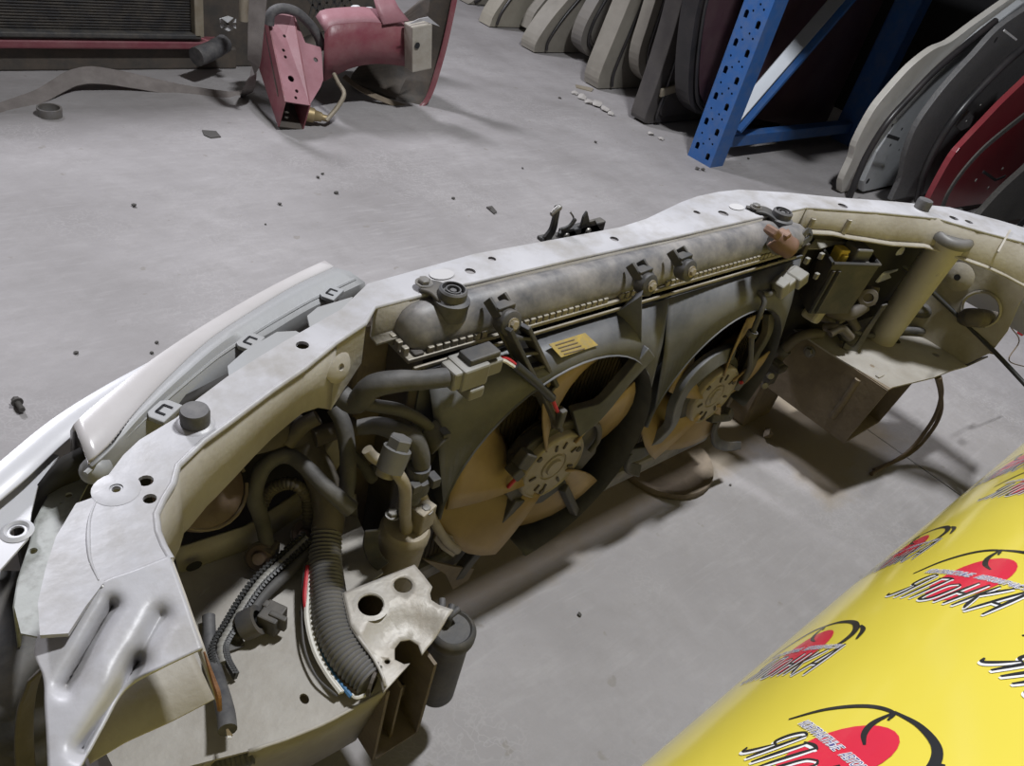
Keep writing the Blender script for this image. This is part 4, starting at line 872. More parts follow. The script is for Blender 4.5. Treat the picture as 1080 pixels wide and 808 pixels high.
for k in range(2): sd.bar(fx[0] + ex * (.06 + .12 * k) + V3(-.001, -.003, -.012), fx[0] + ex * (.08 + .12 * k) + V3(-.002, .0, -.095), .006, .004, (0, -1, 0))
sd.build('box_ridge', 'dusty_black', fbx)
pz_ = plate('box_bracket', [Z(852, 262, .452), Z(862, 250, .455), Z(880, 246, .458), Z(895, 250, .456), Z(905, 256, .452), Z(880, 258, .448), Z(866, 262, .446)], [], .003, 'grey_plastic', NC); hexbolt('bolt', Z(891, 250, .458), .005, 'bolt', pz_)
for px, py in ((851, 275), (861, 291), (866, 270)): box('box_clip', Y(px, py, .44), (.008, .006, .010), 'grey_plastic', fbx, .001)
# hoses in front of the fuse box
tube('coolant_hose', [Z(868, 312, .35), Z(873, 322, .335), Z(882, 330, .33), Z(897, 330, .335), Z(912, 322, .35)], [.012, .013, .013, .013, .012], 'loom_dirty', NC, 12, 5, label='bent dusty hose below the fuse box')
tube('coolant_hose', [Z(880, 313, .36), Z(895, 314, .355), Z(908, 311, .36)], .008, 'loom_dirty', NC, 10)
vc = Z(914, 312, .365); vo = lathe('vacuum_valve', [(0, -.02), (.008, -.02), (.010, -.012), (.016, -.010), (.018, .006), (.016, .016), (.009, .017), (.008, .012), (0, .012)], vc, (-.75, -.5, .2), 'loom_dirty', NC, 18, 'small round valve with open mouth'); strap('valve_flange', [vc + V3(.012, .004, .016), vc + V3(.016, .002, 0), vc + V3(.014, -.004, -.018)], .026, .004, 'loom_dirty', vo, (1, .5, 0))
strap('flat_bar', [Z(934, 322, .36), Z(917, 346, .30), Z(902, 368, .258), Z(890, 364, .262)], .012, .004, 'dusty_black', NC, (-.4, -.6, .6))
lathe('clip_disc', [(0, .006), (.012, .006), (.016, .002), (.016, -.006)], Z(893, 352, .275), (-.3, -.5, .8), 'dusty_black', NC, 18)
tube('short_lead', [Z(896, 348, .275), Z(918, 354, .265), Z(935, 351, .264), Z(952, 348, .264), Z(978, 349.5, .264)], [.004, .0055, .006, .0065, .007], 'rubber', NC, 10, 5, label='short black tube on the right inner panel')
tube('elbow_hose', [X(818, 384, 1.27), X(826, 370, 1.265), X(838, 358, 1.265), X(852, 352, 1.28), X(866, 352, 1.31)], .010, 'loom_dirty', NC, 12, 5, label='elbow hose on the right rail wall')
lathe('hose_band', [(.011, -.006), (.0125, -.006), (.0125, .006), (.011, .006)], X(826, 370, 1.265), (.2, -.3, 1), 'loom', NC, 14)
k = MB(); c = X(815, 392, 1.25); k.box(c, (.02, .02, .05)).box(c + V3(0, -.006, .015), (.026, .024, .014)); k.build('rail_plug', 'dusty_black', NC, bev=.003)
for px, py in ((806, 406), (812, 396)): lathe('steel_nut', [(0, .006), (.006, .006), (.007, 0)], X(px, py, 1.20), (-.6, -.7, .3), 'bolt', NC, 8)
for q in range(5):
    rr_ = random.Random(q); px, py = [(870, 345), (882, 340), (858, 334), (875, 352), (848, 330)][q]
    tube('dusty_lead', [Z(px, py, .30), Z(px + 12, py + rr_.uniform(-8, 2), .31), Z(px + 22, py + rr_.uniform(-2, 8), .29)], .008, 'loom_dirty', NC, 8)
box('dusty_block', Z(862, 325, .33), (.03, .03, .05), 'washer_plastic', NC, .006, Matrix.Rotation(.4, 3, 'Y'))
# washer bottle neck
wa, wb = V3(1.445, .398, .256), Z(1004, 250, .492)
wn = tube('washer_neck', [wa, wa.lerp(wb, .3), wa.lerp(wb, .7), wb], [.026, .0265, .028, .0295], 'washer_plastic', NC, 24, 4, label='tall cream washer bottle neck'); 
ax_ = (wb - wa).normalized()
lathe('washer_cap', [(0, .008), (.020, .008), (.026, .011), (.031, .010), (.036, .004), (.036, -.004), (.031, -.004)], wb, ax_, 'conduit', wn, 28, 'round dark cap')
MB().box(wb + V3(.02, -.028, -.004), (.02, .012, .005)).build('cap_tab', 'conduit', wn, bev=.001)
lathe('neck_dimple', [(0, .0035), (.005, .002), (.006, 0)], wa.lerp(wb, .72) + V3(-.016, -.022, .004), (-.5, -.75, .1), 'washer_plastic', wn, 14)
lathe('neck_hole', [(0, .001), (.012, .001)], Z(943, 359, .2555), (0, 0, 1), 'hole_dark', NC, 18)
# thick harness to the wall hole
tube('wing_harness', [V3(1.48, .43, .30), Z(968, 327, .30), Z(985, 329, .30), Z(1000, 332, .30), Z(1012, 335, .30)], [.012, .013, .015, .017, .016], 'loom', NC, 12, 5, label='taped harness heading into the round hole')
tube('wing_conduit', [Z(1012, 335, .30), X(1028, 335, 1.53), X(1050, 338, 1.62)], [.015, .017, .016], 'loom_dirty', NC, 14, 5, rib=(.008, .001), label='ribbed grommet tube in the wall hole')
k = MB(); k.box(Z(1000, 343, .285), (.025, .02, .022), Matrix.Rotation(.6, 3, 'Z')); k.box(Z(994, 347, .280), (.012, .012, .014)); k.build('harness_plug', 'dusty_black', NC, bev=.003)
tube('ground_wire', [Z(1005, 364, .258), Z(1018, 366, .258), Z(1035, 370, .262), Z(1052, 374, .262)], .0018, 'wire_brown', NC, 6)
lathe('ring_terminal', [(0, .003), (.006, .003), (.008, 0)], Z(1004, 363, .256), (0, 0, 1), 'bolt', NC, 12)
tube('hood_cable', [Z(898, 249, .45), Z(920, 261, .425), Z(940, 273, .40), Z(960, 287, .375), Z(981, 306, .35), Z(1010, 333, .325), Z(1045, 367, .305), Z(1090, 415, .28)], .0042, 'wire_black', NC, 8, 4, label='long thin black cable slanting over the right wing')
for q in (0, 1):
    tube('brake_line', [Z(988 + q * 3, 398, .245), Z(992 + q, 415, .19), Z(992 - q * 4, 435, .13), Z(982 - q * 6, 455, .075), Z(960 - q * 4, 478, .02), Z(922 - q * 3, 496 + q * 4, .005)], .0042, 'wire_brown', NC, 8, 5)
tube('side_wire', [Z(1066, 345, .30), Z(1075, 360, .24), Z(1064, 380, .2), Z(1085, 388, .15)], .0013, 'wire_brown', NC, 5)
MB().box(Z(1078, 350, .30), (.016, .012, .012)).build('red_plug', 'wire_red', NC, bev=.002)

# ================================================================== things on the floor around it
# round lid under the right fan
ld = lathe('round_lid', [(0, .006), (.080, .008), (.092, .014), (.098, .014), (.100, .008), (.098, .001), (0, .001)], Z(697, 487, 0), (0, 0, 1), 'rail_dirty', None, 36)
tag(ld, 'round brown dusty lid lying on the floor under the right fan', 'lid')
# metal ring
rg = lathe('metal_ring', [(.024, .0), (.029, .0), (.030, .022), (.025, .022), (.024, 0)], Z(53, 122, 0), (0, 0, 1), 'bolt', None, 28); tag(rg, 'short metal pipe ring standing on the floor near the strap', 'ring')
# flange bolt
bp_ = Z(22, 440, 0); d_ = (Z(27, 441, 0) - Z(20, 430, 0)).normalized()
fb_ = empty('flange_bolt', 'small dark flange bolt lying near the white fender', 'bolt', loc=bp_)
c0 = Z(20, 430, 0) + V3(0, 0, .0085)
MB().lathe([(0, 0), (.0065, 0), (.0065, .007), (0, .007)], c0 - d_ * .012, d_, 6).build('bolt_head', 'debris', fb_)
MB().lathe([(0, 0), (.0085, 0), (.0085, .003), (0, .003)], c0 - d_ * .005, d_, 18).build('bolt_flange', 'debris', fb_)
tube('bolt_shank', [c0 - d_ * .003, c0 + d_ * .018], .0042, 'debris', fb_, 12, 1, rib=(.0016, .0003))
# lifting strap
so = strap('webbing_strap', [Z(-30, 130, .002), Z(0, 116, .003), Z(40, 102, .010), Z(62, 90, .022), Z(78, 82, .035), Z(100, 79, .042), Z(135, 84, .028), Z(190, 95, .006), Z(235, 101, .004), Z(256, 100, .004), Y(263, 90, 2.22), Y(268, 62, 2.13), Y(270, 30, 2.12), Y(272, 0, 2.12), Y(274, -25, 2.12)],
           [.04, .04, .042, .045, .05, .055, .05, .04, .036, .034, .034, .036, .042, .045, .045], .003, 'webbing', None, (-.25, -.6, .8), 6, .0006)
tag(so, 'dusty brown webbing strap lying across the floor from the red car part', 'strap')
# grit and scraps
def chunk(name, px, py, r, mt, seed, flat=.6):
    rnd = random.Random(seed); bm = bmesh.new(); bmesh.ops.create_icosphere(bm, subdivisions=1, radius=r)
    for v in bm.verts: v.co *= rnd.uniform(.65, 1.25); v.co.z *= flat
    zmin = min(v.co.z for v in bm.verts); c = Z(px, py, 0)
    for v in bm.verts: v.co += c + V3(0, 0, -zmin + .0003)
    me = bpy.data.meshes.new(name); bm.to_mesh(me); bm.free(); return link(name, me, mt, None)
grit = [(141, 218, .006), (354, 204, .007), (335, 188, .005), (340, 184, .005), (295, 216, .006), (478, 210, .005), (516, 221, .006), (551, 178, .005), (590, 104, .007), (735, 179, .010), (741, 180, .009), (611, 649, .004), (735, 517, .003), (770, 512, .003), (280, 237, .003), (628, 151, .006), (789, 168, .007), (165, 362, .004), (80, 373, .005), (160, 373, .004), (857, 425, .004)]
for i, (a, b, r) in enumerate(grit):
    o = chunk('grit_crumb', a, b, r, 'debris', i); tag(o, 'dark crumb of grit at the foot of the blue rack upright' if i in (9, 10) else 'tiny dark crumb of grit on the open concrete', 'grit', 'dark grit crumbs on the floor')
o = chunk('pebble', 807, 462, .013, 'rail_dirty', 77, .9); tag(o, 'brown pebble on the shaded floor beside the right frame rail', 'pebble')
for i, (a, b, r) in enumerate([(606, 99, .020), (614, 104, .026), (621, 109, .026), (629, 112, .026), (637, 117, .024), (644, 121, .018), (686, 142, .014), (697, 147, .014)]):
    o = chunk('crumpled_scrap', a, b, r, 'debris_light', 100 + i, .35); tag(o, 'crumpled pale scrap near the standing car doors', 'scrap', 'pale scraps by the car doors')
o = chunk('paper_scrap', 178, 69, .028, 'debris_light', 140, .25); tag(o, 'crumpled white paper below the black radiator', 'scrap')
fk = plate('rubber_flake', ZL([(213, 137), (228, 138), (233, 144), (222, 145), (215, 142)], .003), [], .003, 'debris', None); tag(fk, 'thin grey flake on the floor below the strap', 'flake')
fk = plate('rubber_flake', ZL([(513, 218), (519, 217), (524, 223), (521, 225)], .004), [], .004, 'debris', None); tag(fk, 'dark oblong flake on the floor behind the hood latch', 'flake')
fk = plate('metal_scrap', ZL([(607, 89), (626, 93), (624, 96), (608, 92)], .004), [], .004, 'dusty_steel', None); tag(fk, 'narrow metal scrap in front of the beige doors', 'scrap')

# ================================================================== red car front end
RC = empty('red_car_front_end', 'cut-off red car front end with black radiator at the back', 'car part', loc=(1.0, 2.4, 0))
YR = 2.55
rc = box('radiator', (.30, YR + .03, .36), (1.36, .04, .50), 'dark_inner', RC, .004); tag(rc, 'wide black radiator core')
fb = MB()
for k in range(60): fb.box((.30, YR + .008, .125 + k * .008), (1.34, .006, .0035))
tag(fb.build('core_fins', 'dusty_black', rc), 'horizontal core rows', kind='stuff')
box('core_frame', (.30, YR, .112), (1.38, .05, .014), 'dusty_black', rc, .003); box('core_frame', (.985, YR, .36), (.028, .05, .50), 'dusty_steel', rc, .003)
o = box('lower_crossmember', (.36, YR + .012, .084), (1.40, .06, .026), 'red_paint', RC, .006); tag(o, 'dull red lower crossmember')
box('under_tray', (.40, YR + .05, .034), (1.44, .08, .068), 'dark_inner', RC, .006)
box('side_bracket', (1.21, YR + .06, .28), (.42, .06, .56), 'dark_inner', RC, .006)
tube('hose_stub', [Y(207, 60, 2.42), Y(222, 54, 2.45), Y(236, 46, 2.50)], .028, 'rubber', RC, 14, 3, label='short grey hose stub')
gp = plate('grid_plate', [Y(232, 20, 2.50), Y(241, 17, 2.50), Y(249, 20, 2.50), Y(249, 30, 2.50), Y(241, 33, 2.50), Y(233, 29, 2.50)], [], .004, 'white_plastic', RC, (0, -1, 0))
for a, b in (((233, 20), (248, 31)), ((248, 19), (234, 31)), ((231, 25), (250, 25))): MB().bar(Y(*a, 2.495), Y(*b, 2.495), .005, .003, (0, -1, 0)).build('grid_bar', 'dark_inner', gp)
tube('side_pipe', [Y(257, 22, 2.35), Y(257, 10, 2.35), Y(258, -6, 2.35)], .014, 'dusty_steel', RC, 10)
# slanting rail with open cut end
e0, e1 = Y(301, 107, 2.04), Y(327, 111, 2.04)
t0, t1 = Y(281, 12, 2.24), Y(309, 12, 2.24)
fw = V3(0, .09, -.02); dn = V3(-.004, -.015, -.095)
def rq(name, a, b, c, d, mt, th=.004): o = mesh(name, [a, b, c, d], [(0, 1, 2, 3)], mt, RC); solidify(o, th, 0); return o
fa = [e0, e1, t1, t0]
nn = (e1 - e0).cross(t0 - e0).normalized(); nn = nn if nn.y < 0 else -nn
def onface(px, py):
    v = ray(px, py); t = (e0 - CAMLOC).dot(nn) / v.dot(nn); return CAMLOC + v * t
rhole = [circle(onface(*p), r, 10, nn) for p, r in (((307, 83), .010), ((299, 53), .005), ((301, 60), .005), ((313, 96), .0055), ((312, 103), .005), ((300, 38), .005))]
o = plate('frame_rail', fa, rhole, .004, 'pink_paint', RC, nn); tag(o, 'pink faded frame rail with holes')
ro = o
gd = V3(-.008, .02, -e0.z + .012)
tb0, tb1 = t0 + V3(.015, .12, -.14), t1 + V3(0, .12, -.14)
for nme, q in (('rail_side', [e0, t0, tb0, e0 + gd]), ('rail_side', [e1, t1, tb1, e1 + gd]), ('rail_bottom', [e0 + gd, e1 + gd, tb1, tb0])):
    s_ = mesh(nme, q, [(0, 1, 2, 3)], 'red_paint' if nme == 'rail_side' else 'dark_inner', ro); solidify(s_, .004, 0)
s_ = mesh('rail_backing', [e0 + V3(0, .05, -.005), e1 + V3(0, .05, -.005), t1 + V3(0, .03, -.02), t0 + V3(0, .03, -.02)], [(0, 1, 2, 3)], 'dark_inner', ro)
lip = plate('rail_flange', [onface(327, 110), onface(338, 92), onface(341, 84), onface(339, 50), onface(322, 45), onface(312, 20), onface(309, 14)], [circle(onface(333, 63), .008, 8, nn)], .004, 'pink_paint', RC, nn)
tube('arch_hose', [Y(284, 26, 2.2), Y(286, 14, 2.2), Y(297, 9, 2.2), Y(313, 13, 2.2), Y(328, 27, 2.2), Y(337, 42, 2.2), Y(338, 52, 2.2)], .014, 'rubber', RC, 12, 5, label='thick black hose arching over the rail')
# dark engine bay bits behind
box('bay_panel', Y(360, -5, 2.62), (.42, .03, .34), 'dark_inner', RC, .01)
gr_ = MB()
for k in range(6):
    gr_.bar(Y(322 + k * 9, -4, 2.45), Y(345 + k * 7, 24, 2.45), .006, .004, (0, -1, 0)); gr_.bar(Y(372 - k * 8, -4, 2.45), Y(350 - k * 5, 22, 2.45), .006, .004, (0, -1, 0))
tag(gr_.build('lattice_grille', 'dusty_black', RC), 'black lattice of crossing bars', kind='stuff')
for px, py in ((377, 11), (391, 13)): lathe('bright_cap', [(0, .01), (.012, .008), (.016, 0), (.016, -.02)], Y(px, py, 2.3), (0, -1, .3), 'white_plastic', RC, 14)
# apron arch
ty = 2.16
topa = [Y(343, 34, ty), Y(350, 27, ty), Y(375, 24, ty), Y(398, 24, ty), Y(430, 30, ty)]
mida = [Y(342, 55, ty), Y(358, 50, ty), Y(378, 46, ty), Y(402, 46, ty), Y(430, 48, ty)]
bota = [Y(341, 86, ty), Y(356, 78, ty), Y(375, 70, ty), Y(400, 67, ty), Y(432, 70, ty)]
aw_ = loft('wheel_apron', [topa, mida, bota], 'red_paint', RC, 20, .006, 0); tag(aw_, 'torn red wheel apron')
tp = [p + V3(0, .06, .025) for p in topa]
loft('apron_top', [topa, [p + V3(0, .03, .012) for p in topa], tp], 'pink_paint', aw_, 16, .004, 0)
loft('apron_arch', [bota, [p + V3(.0, .10, .03) for p in bota], [p + V3(0, .25, .02) for p in bota]], 'dark_inner', aw_, 16, .004, 0)
pk = loft('torn_tab', [[Y(393, -6, 2.2), Y(413, -6, 2.2)], [Y(398, 12, 2.18), Y(420, 8, 2.18)], [Y(404, 26, 2.15), Y(431, 22, 2.15)]], 'pink_paint', RC, 6, .006, 0); tag(pk, 'bent torn pink metal tab')
be = MB(); be.bar(Y(441, 24, 2.12), Y(441, 72, 2.12), .075, .05, (0, -1, 0)); o = be.build('box_end', 'bay_paint', RC, bev=.004); tag(o, 'tan cut box section end')
lathe('box_hole', [(0, .001), (.010, .001)], Y(440, 48, 2.092), (0, -1, 0), 'hole_dark', o, 14)
mesh('torn_rim', [Y(430, 26, 2.1), Y(447, 22, 2.1), Y(464, 28, 2.1), Y(452, 18, 2.1), Y(442, 20, 2.1)], [(0, 1, 2, 3, 4)], 'white_paint', o)
solidify(COL.objects['torn_rim'], .004)
# fender: outer edge at the right, dark inside towards us
fo_ = [Y(480, -10, 2.2), Y(474, 20, 2.2), Y(466, 55, 2.2), Y(455, 92, 2.2), Y(447, 108, 2.2), Y(440, 112, 2.2)]
fi_ = [Y(455, -10, 2.2), Y(450, 24, 2.24), Y(440, 60, 2.3), Y(424, 92, 2.3), Y(420, 102, 2.28), Y(418, 106, 2.25)]
fi2 = [Y(420, 20, 2.42), Y(405, 40, 2.42), Y(385, 62, 2.45), Y(372, 78, 2.45), Y(370, 84, 2.4), Y(370, 86, 2.35)]
fn_ = loft('fender', [fo_, fi_, fi2], 'dark_inner', RC, 24, .004, 0); tag(fn_, 'dark inside of the red fender')
loft('fender_edge', [[p + V3(.012, .012, 0) for p in fo_], [p + V3(.006, -.01, 0) for p in fo_], [p + V3(-.012, -.006, 0) for p in fo_]], 'red_paint', fn_, 24, .004, 0)
strap('fender_lip', [Y(363, 80, 2.3), Y(378, 92, 2.26), Y(400, 103, 2.22), Y(425, 112, 2.2), Y(440, 115, 2.2)], .02, .004, 'rail_dirty', RC, (0, -.7, .7))
tube('bent_rod', [Y(352, 78, 2.15), Y(357, 88, 2.12), Y(363, 99, 2.08), Y(356, 113, 2.07), Y(344, 127, 2.06)], .007, 'dusty_steel', RC, 8, 4)
lathe('brass_fitting', [(0, -.03), (.022, -.03), (.022, -.005), (.017, 0), (.014, .02), (.010, .022), (.010, .04), (0, .04)], Y(332, 122, 2.08), (.8, -.3, -.12), 'brass', RC, 16, 'brass coloured fitting')

# ================================================================== storage rack
RK = empty('storage_rack', 'blue perforated steel storage rack upright with cross bracing', 'rack', loc=(2.46, 1.57, 0))
xf = 2.452
def upright(x, y0, y1, top, holes=True):
    hl_ = []
    if holes:
        z = .045; k = 0
        while z < top - .06:
            for c_, yy in ((0, y1 - .024), (1, y0 + .024)):
                zz = z + (0 if c_ == 0 else -.018)
                hl_.append([V3(x, yy + dy_, zz + dz_) for dy_, dz_ in ((-.008, -.008), (.008, -.008), (.009, .010), (.005, .017), (-.005, .017), (-.009, .010))])
            for yy, zz in ((y1 - .024, z + .052), (y0 + .024, z + .034), ((y0 + y1) / 2 + .008, z + .02), ((y0 + y1) / 2 - .010, z + .045)):
                hl_.append(circle(V3(x, yy, zz), .0045, 6, (-1, 0, 0)))
            z += .092; k += 1
    o = plate('upright', [V3(x, y0, 0), V3(x, y1, 0), V3(x, y1, top), V3(x, y0, top)], hl_, .003, 'blue_paint', RK, (-1, 0, 0))
    b = MB()
    for yy in (y0, y1): b.box((x + .04, yy, top / 2), (.08, .004, top))
    b.build('upright_side', 'blue_paint', o)
    box('upright_lining', (x + .045, (y0 + y1) / 2, top / 2), (.003, y1 - y0 - .008, top), 'dark_inner', o, 0)
upright(xf, 1.518, 1.625, 1.9); upright(3.50, 1.518, 1.625, 1.9, False)
def brace(a, b, name='brace'):
    o = MB().bar(a, b, .05, .05, (0, -.4, 1)).build(name, 'galv', RK, bev=.003); return o
YB = 1.572
MB().bar(V3(2.53, YB, .075), V3(3.50, YB, .075), .045, .045).build('cross_bar', 'blue_paint', RK, bev=.003)
d0, d1 = Y(772, 128, YB), Y(878, 5, YB); d1 = d0 + (d1 - d0) * 1.15
brace(d0 + (d0 - d1).normalized() * .05, d1)
MB().bar(d0 + V3(0, -.028, -.02), d1 + V3(0, -.028, -.02), .012, .05, (0, -1, 0)).build('brace_lip', 'blue_paint', RK)
box('shade_deck', (2.99, 2.675, .99), (1.15, 3.05, .03), 'shade_board', RK, .004); box('shade_beam', (2.50, 2.675, .93), (.05, 3.05, .09), 'blue_paint', RK, .004)  # unseen deck and beam, added to keep lamp light off the doors and background
upright(xf, -.02, .085, 1.9, False); upright(xf, 4.1, 4.2, 1.9, False); upright(3.50, -.02, .085, 1.9, False); upright(3.50, 4.1, 4.2, 1.9, False)

# ================================================================== car doors standing in the rack
def car_door(lbl, y, edge_px, xlen, ztop, mt, thick, inner=None, seal=True, group='car doors stored upright', inset=.05, bulge=0.0):
    E_ = [Y(a, b, y) for a, b in edge_px]
    for p in E_: p.z = max(p.z, .004)
    root = empty('car_door', lbl, 'car door', group, loc=(E_[0].x + .3, y + thick / 2, 0))
    zt = max(ztop, E_[-1].z + .02)
    poly = catmull(E_, 4); last = poly[-1]
    dx = (poly[-1].x - poly[-5].x) / max(.02, poly[-1].z - poly[-5].z) if len(poly) > 5 else 0
    topp = V3(last.x + dx * (zt - last.z), y, zt) if zt > last.z + .03 else last
    x1 = min(E_[0].x + xlen, 3.95)
    outl = poly + ([topp] if topp is not last else []) + [V3(max(x1, topp.x + .1), y, zt), V3(max(x1, topp.x + .1), y, .06), V3(max(x1, topp.x + .1) - .06, y, .004)]
    sk = plate('door_skin', outl, [], thick, mt, root, (0, -1, 0), bev=min(.02, thick * .3))
    if inner:
        ins = [p + V3(inset, -.006, .03) for p in poly] + [V3(topp.x + inset + .01, y - .006, zt - .03), V3(x1 - .1, y - .006, zt - .03), V3(x1 - .1, y - .006, .05)]
        plate('inner_panel', ins, [], .012, inner, root, (0, -1, 0), bev=.004)
    if seal: tube('rubber_seal', [p + V3(inset * .75, -.008, .012) for p in poly], .007, 'door_black', root, 8, 1)
    return root, poly
car_door('dusty beige car door, rearmost visible at the end of the row', 3.45, [(492, 14), (500, 0), (510, -14)], .72, .86, 'door_beige', .10, None)
car_door('cream car door standing behind the brown-beige door', 3.08, [(516, 29), (522, 14), (536, -6), (548, -24)], .72, .86, 'door_cream', .09, None)
car_door('light grey-beige car door between cream and brown-beige doors', 2.98, [(557, 31), (564, 14), (578, -4), (590, -20)], .72, .86, 'door_beige', .06, 'door_grey')
car_door('brown-beige car door with narrow pointed lower corner', 2.72, [(563, 56), (566, 44), (582, 20), (604, -6)], .72, .86, 'door_beige', .10, None, inset=.09)
car_door('taupe car door with rounded lower edge', 2.58, [(622, 60), (613, 48), (617, 28), (632, 0), (640, -12)], .72, .86, 'door_grey', .07, 'door_grey')
car_door('beige car door with dark seal next to crumpled scraps', 2.27, [(630, 96), (633, 78), (650, 36), (668, -8)], .72, .86, 'door_beige', .09, None, inset=.10)
car_door('grey-beige inner door skin beside the beige door', 2.16, [(690, 92), (676, 80), (674, 58), (684, 24), (694, -8)], .72, .86, 'door_beige', .06, 'door_grey', inset=.06)
r_, p_ = car_door('dark grey glossy car door left of the blue upright', 1.90, [(683, 133), (680, 126), (692, 92), (709, 40), (722, -8)], .72, .86, 'door_dark', .08, 'door_dark', inset=.075)
MB().bar(Y(697, 98, 1.885), Y(716, 92, 1.885), .03, .01, (0, -1, 0)).build('edge_plate', 'dusty_steel', r_)
car_door('black car door just behind the blue upright', 1.76, [(735, 120), (727, 106), (727, 70), (733, 20), (740, -10)], .7, .86, 'door_black', .07, 'door_plum', inset=.04)
car_door('dark plum car door in the shade behind the diagonal brace', 1.68, [(785, 122), (779, 105), (784, 60), (800, 0), (806, -12)], .7, .86, 'door_plum', .05, None, seal=False)
# nearer group at the right
G2 = 'car doors standing by the rack'
r_, p_ = car_door('white-edged car door with silver inner panel, leftmost of the right group', 1.20, [(884, 210), (889, 190), (899, 168), (904, 150), (921, 118), (938, 96), (962, 70), (985, 52), (1003, 44), (1030, 24), (1068, -3), (1090, -18)], 1.0, .78, 'door_white', .025, None, group=G2, seal=False)
gp_ = [Y(a, b, 1.165) for a, b in ((906, 212), (911, 192), (925, 160), (947, 126), (972, 98), (1000, 68), (1040, 32), (1080, 2), (1120, 2), (1120, 220))]
for p in gp_: p.z = max(p.z, .01); p.x = min(p.x, 3.9)
pn_ = plate('silver_panel', gp_, [], .03, 'door_silver', r_, (0, -1, 0), bev=.006)
tube('rubber_seal', [Y(a, b, 1.16) for a, b in ((896, 208), (902, 192), (914, 164), (935, 130), (960, 102), (985, 76), (1010, 54), (1050, 22))], .012, 'door_black', r_, 8, 4)
for px, py, r in ((941, 132, .006), (951, 136, .006), (939, 153, .006), (915, 191, .011), (948, 158, .004)): lathe('panel_hole', [(0, .001), (r, .001)], Y(px, py, 1.1345), (0, -1, 0), 'hole_dark', r_, 12)
MB().bar(Y(936, 143, 1.134), Y(948, 147, 1.134), .013, .002, (0, -1, 0)).build('latch_slot', 'hole_dark', r_)
r_, p_ = car_door('charcoal speckled car door between the silver and red doors', 1.06, [(940, 212), (951, 187), (955, 165), (967, 134), (986, 106), (1004, 84), (1028, 58), (1054, 30), (1085, 8), (1100, -4)], 1.0, .70, 'door_charcoal', .02, None, group=G2, seal=False)
tube('rubber_seal', [Y(a, b, 1.0) for a, b in ((968, 212), (975, 182), (990, 150), (1010, 120), (1035, 92), (1062, 65), (1085, 46))], .014, 'door_black', r_, 8, 4)
plate('latch_plate', [Y(a, b, .998) for a, b in ((1014, 123), (1020, 115), (1028, 124), (1022, 134), (1014, 138), (1008, 133))], [], .01, 'door_charcoal', r_, (0, -1, 0))
for px, py in ((1019, 128), (1034, 111)): lathe('rivet', [(0, .003), (.004, .002), (.005, 0)], Y(px, py, .988), (0, -1, 0), 'bolt', r_, 10)
MB().bar(Y(1059, 32, .999), Y(1072, 42, .999), .006, .003, (0, -1, 0)).build('bright_clip', 'white_plastic', r_)
lathe('panel_hole', [(0, .001), (.010, .001)], Y(1050, 42, .999), (0, -1, 0), 'hole_dark', r_, 12)
r_, p_ = car_door('red car door with felt strip, right of the charcoal door', .91, [(975, 224), (983, 205), (1004, 167), (1020, 148), (1037, 130), (1058, 108), (1080, 87), (1095, 72)], .9, .60, 'door_red', .02, None, group=G2, seal=False)
strap('felt_strip', [Y(a, b, .846) for a, b in ((992, 228), (1000, 206), (1014, 184), (1035, 160), (1058, 140), (1086, 118))], .026, .006, 'felt', r_, (0, -1, 0))
for px, py in ((1029, 190), (1042, 198), (1057, 178)): lathe('rivet', [(0, .004), (.005, .003), (.007, 0)], Y(px, py, .846), (0, -1, 0), 'bolt', r_, 10)
MB().bar(Y(1037, 181, .847), Y(1050, 190, .847), .010, .003, (0, -1, 0)).bar(Y(1050, 190, .847), Y(1060, 186, .847), .010, .003, (0, -1, 0)).build('latch_slot', 'hole_dark', r_)
r_, p_ = car_door('dark grey fuzzy trimmed car door at the right edge', .76, [(1024, 240), (1036, 224), (1058, 200), (1082, 178), (1100, 160)], .9, .45, 'felt', .02, None, group=G2, seal=False)
plate('trim_opening', circle(Y(1078, 236, .699), .035, 20, (0, -1, 0), 1.2), [], .004, 'hole_dark', r_, (0, -1, 0))

# ================================================================== yellow printed roll in the foreground
CYY, CYZ, CR = -.211, .301, .30
def cylp(x, s, off=.0):
    th = s / CR; 
    off = off + .0010 * math.sin(x * 7) * math.sin(3 * th + 1.0)
    return V3(x, CYY + (CR + off) * math.sin(th), CYZ + (CR + off) * math.cos(th))
YL = empty('banner_roll', 'big roll wrapped in glossy yellow banner printed with logos', 'banner', loc=(.9, CYY, 0))
vs, fs = [], []; NX, NA = 90, 240
for i in range(NX + 1):
    x = -.25 + 2.25 * i / NX
    for j in range(NA): vs.append(cylp(x, CR * (2 * PI * j / NA)))
for i in range(NX):
    for j in range(NA): fs.append((i * NA + j, i * NA + (j + 1) % NA, (i + 1) * NA + (j + 1) % NA, (i + 1) * NA + j))
fs.append(tuple(range(NA))[::-1]); fs.append(tuple(range(NX * NA, NX * NA + NA)))
yb = MB().add(vs, fs).build('banner_sheet', 'banner_yellow', YL, True, ang=60); tag(yb, 'glossy yellow vinyl banner')
OFF = .0004
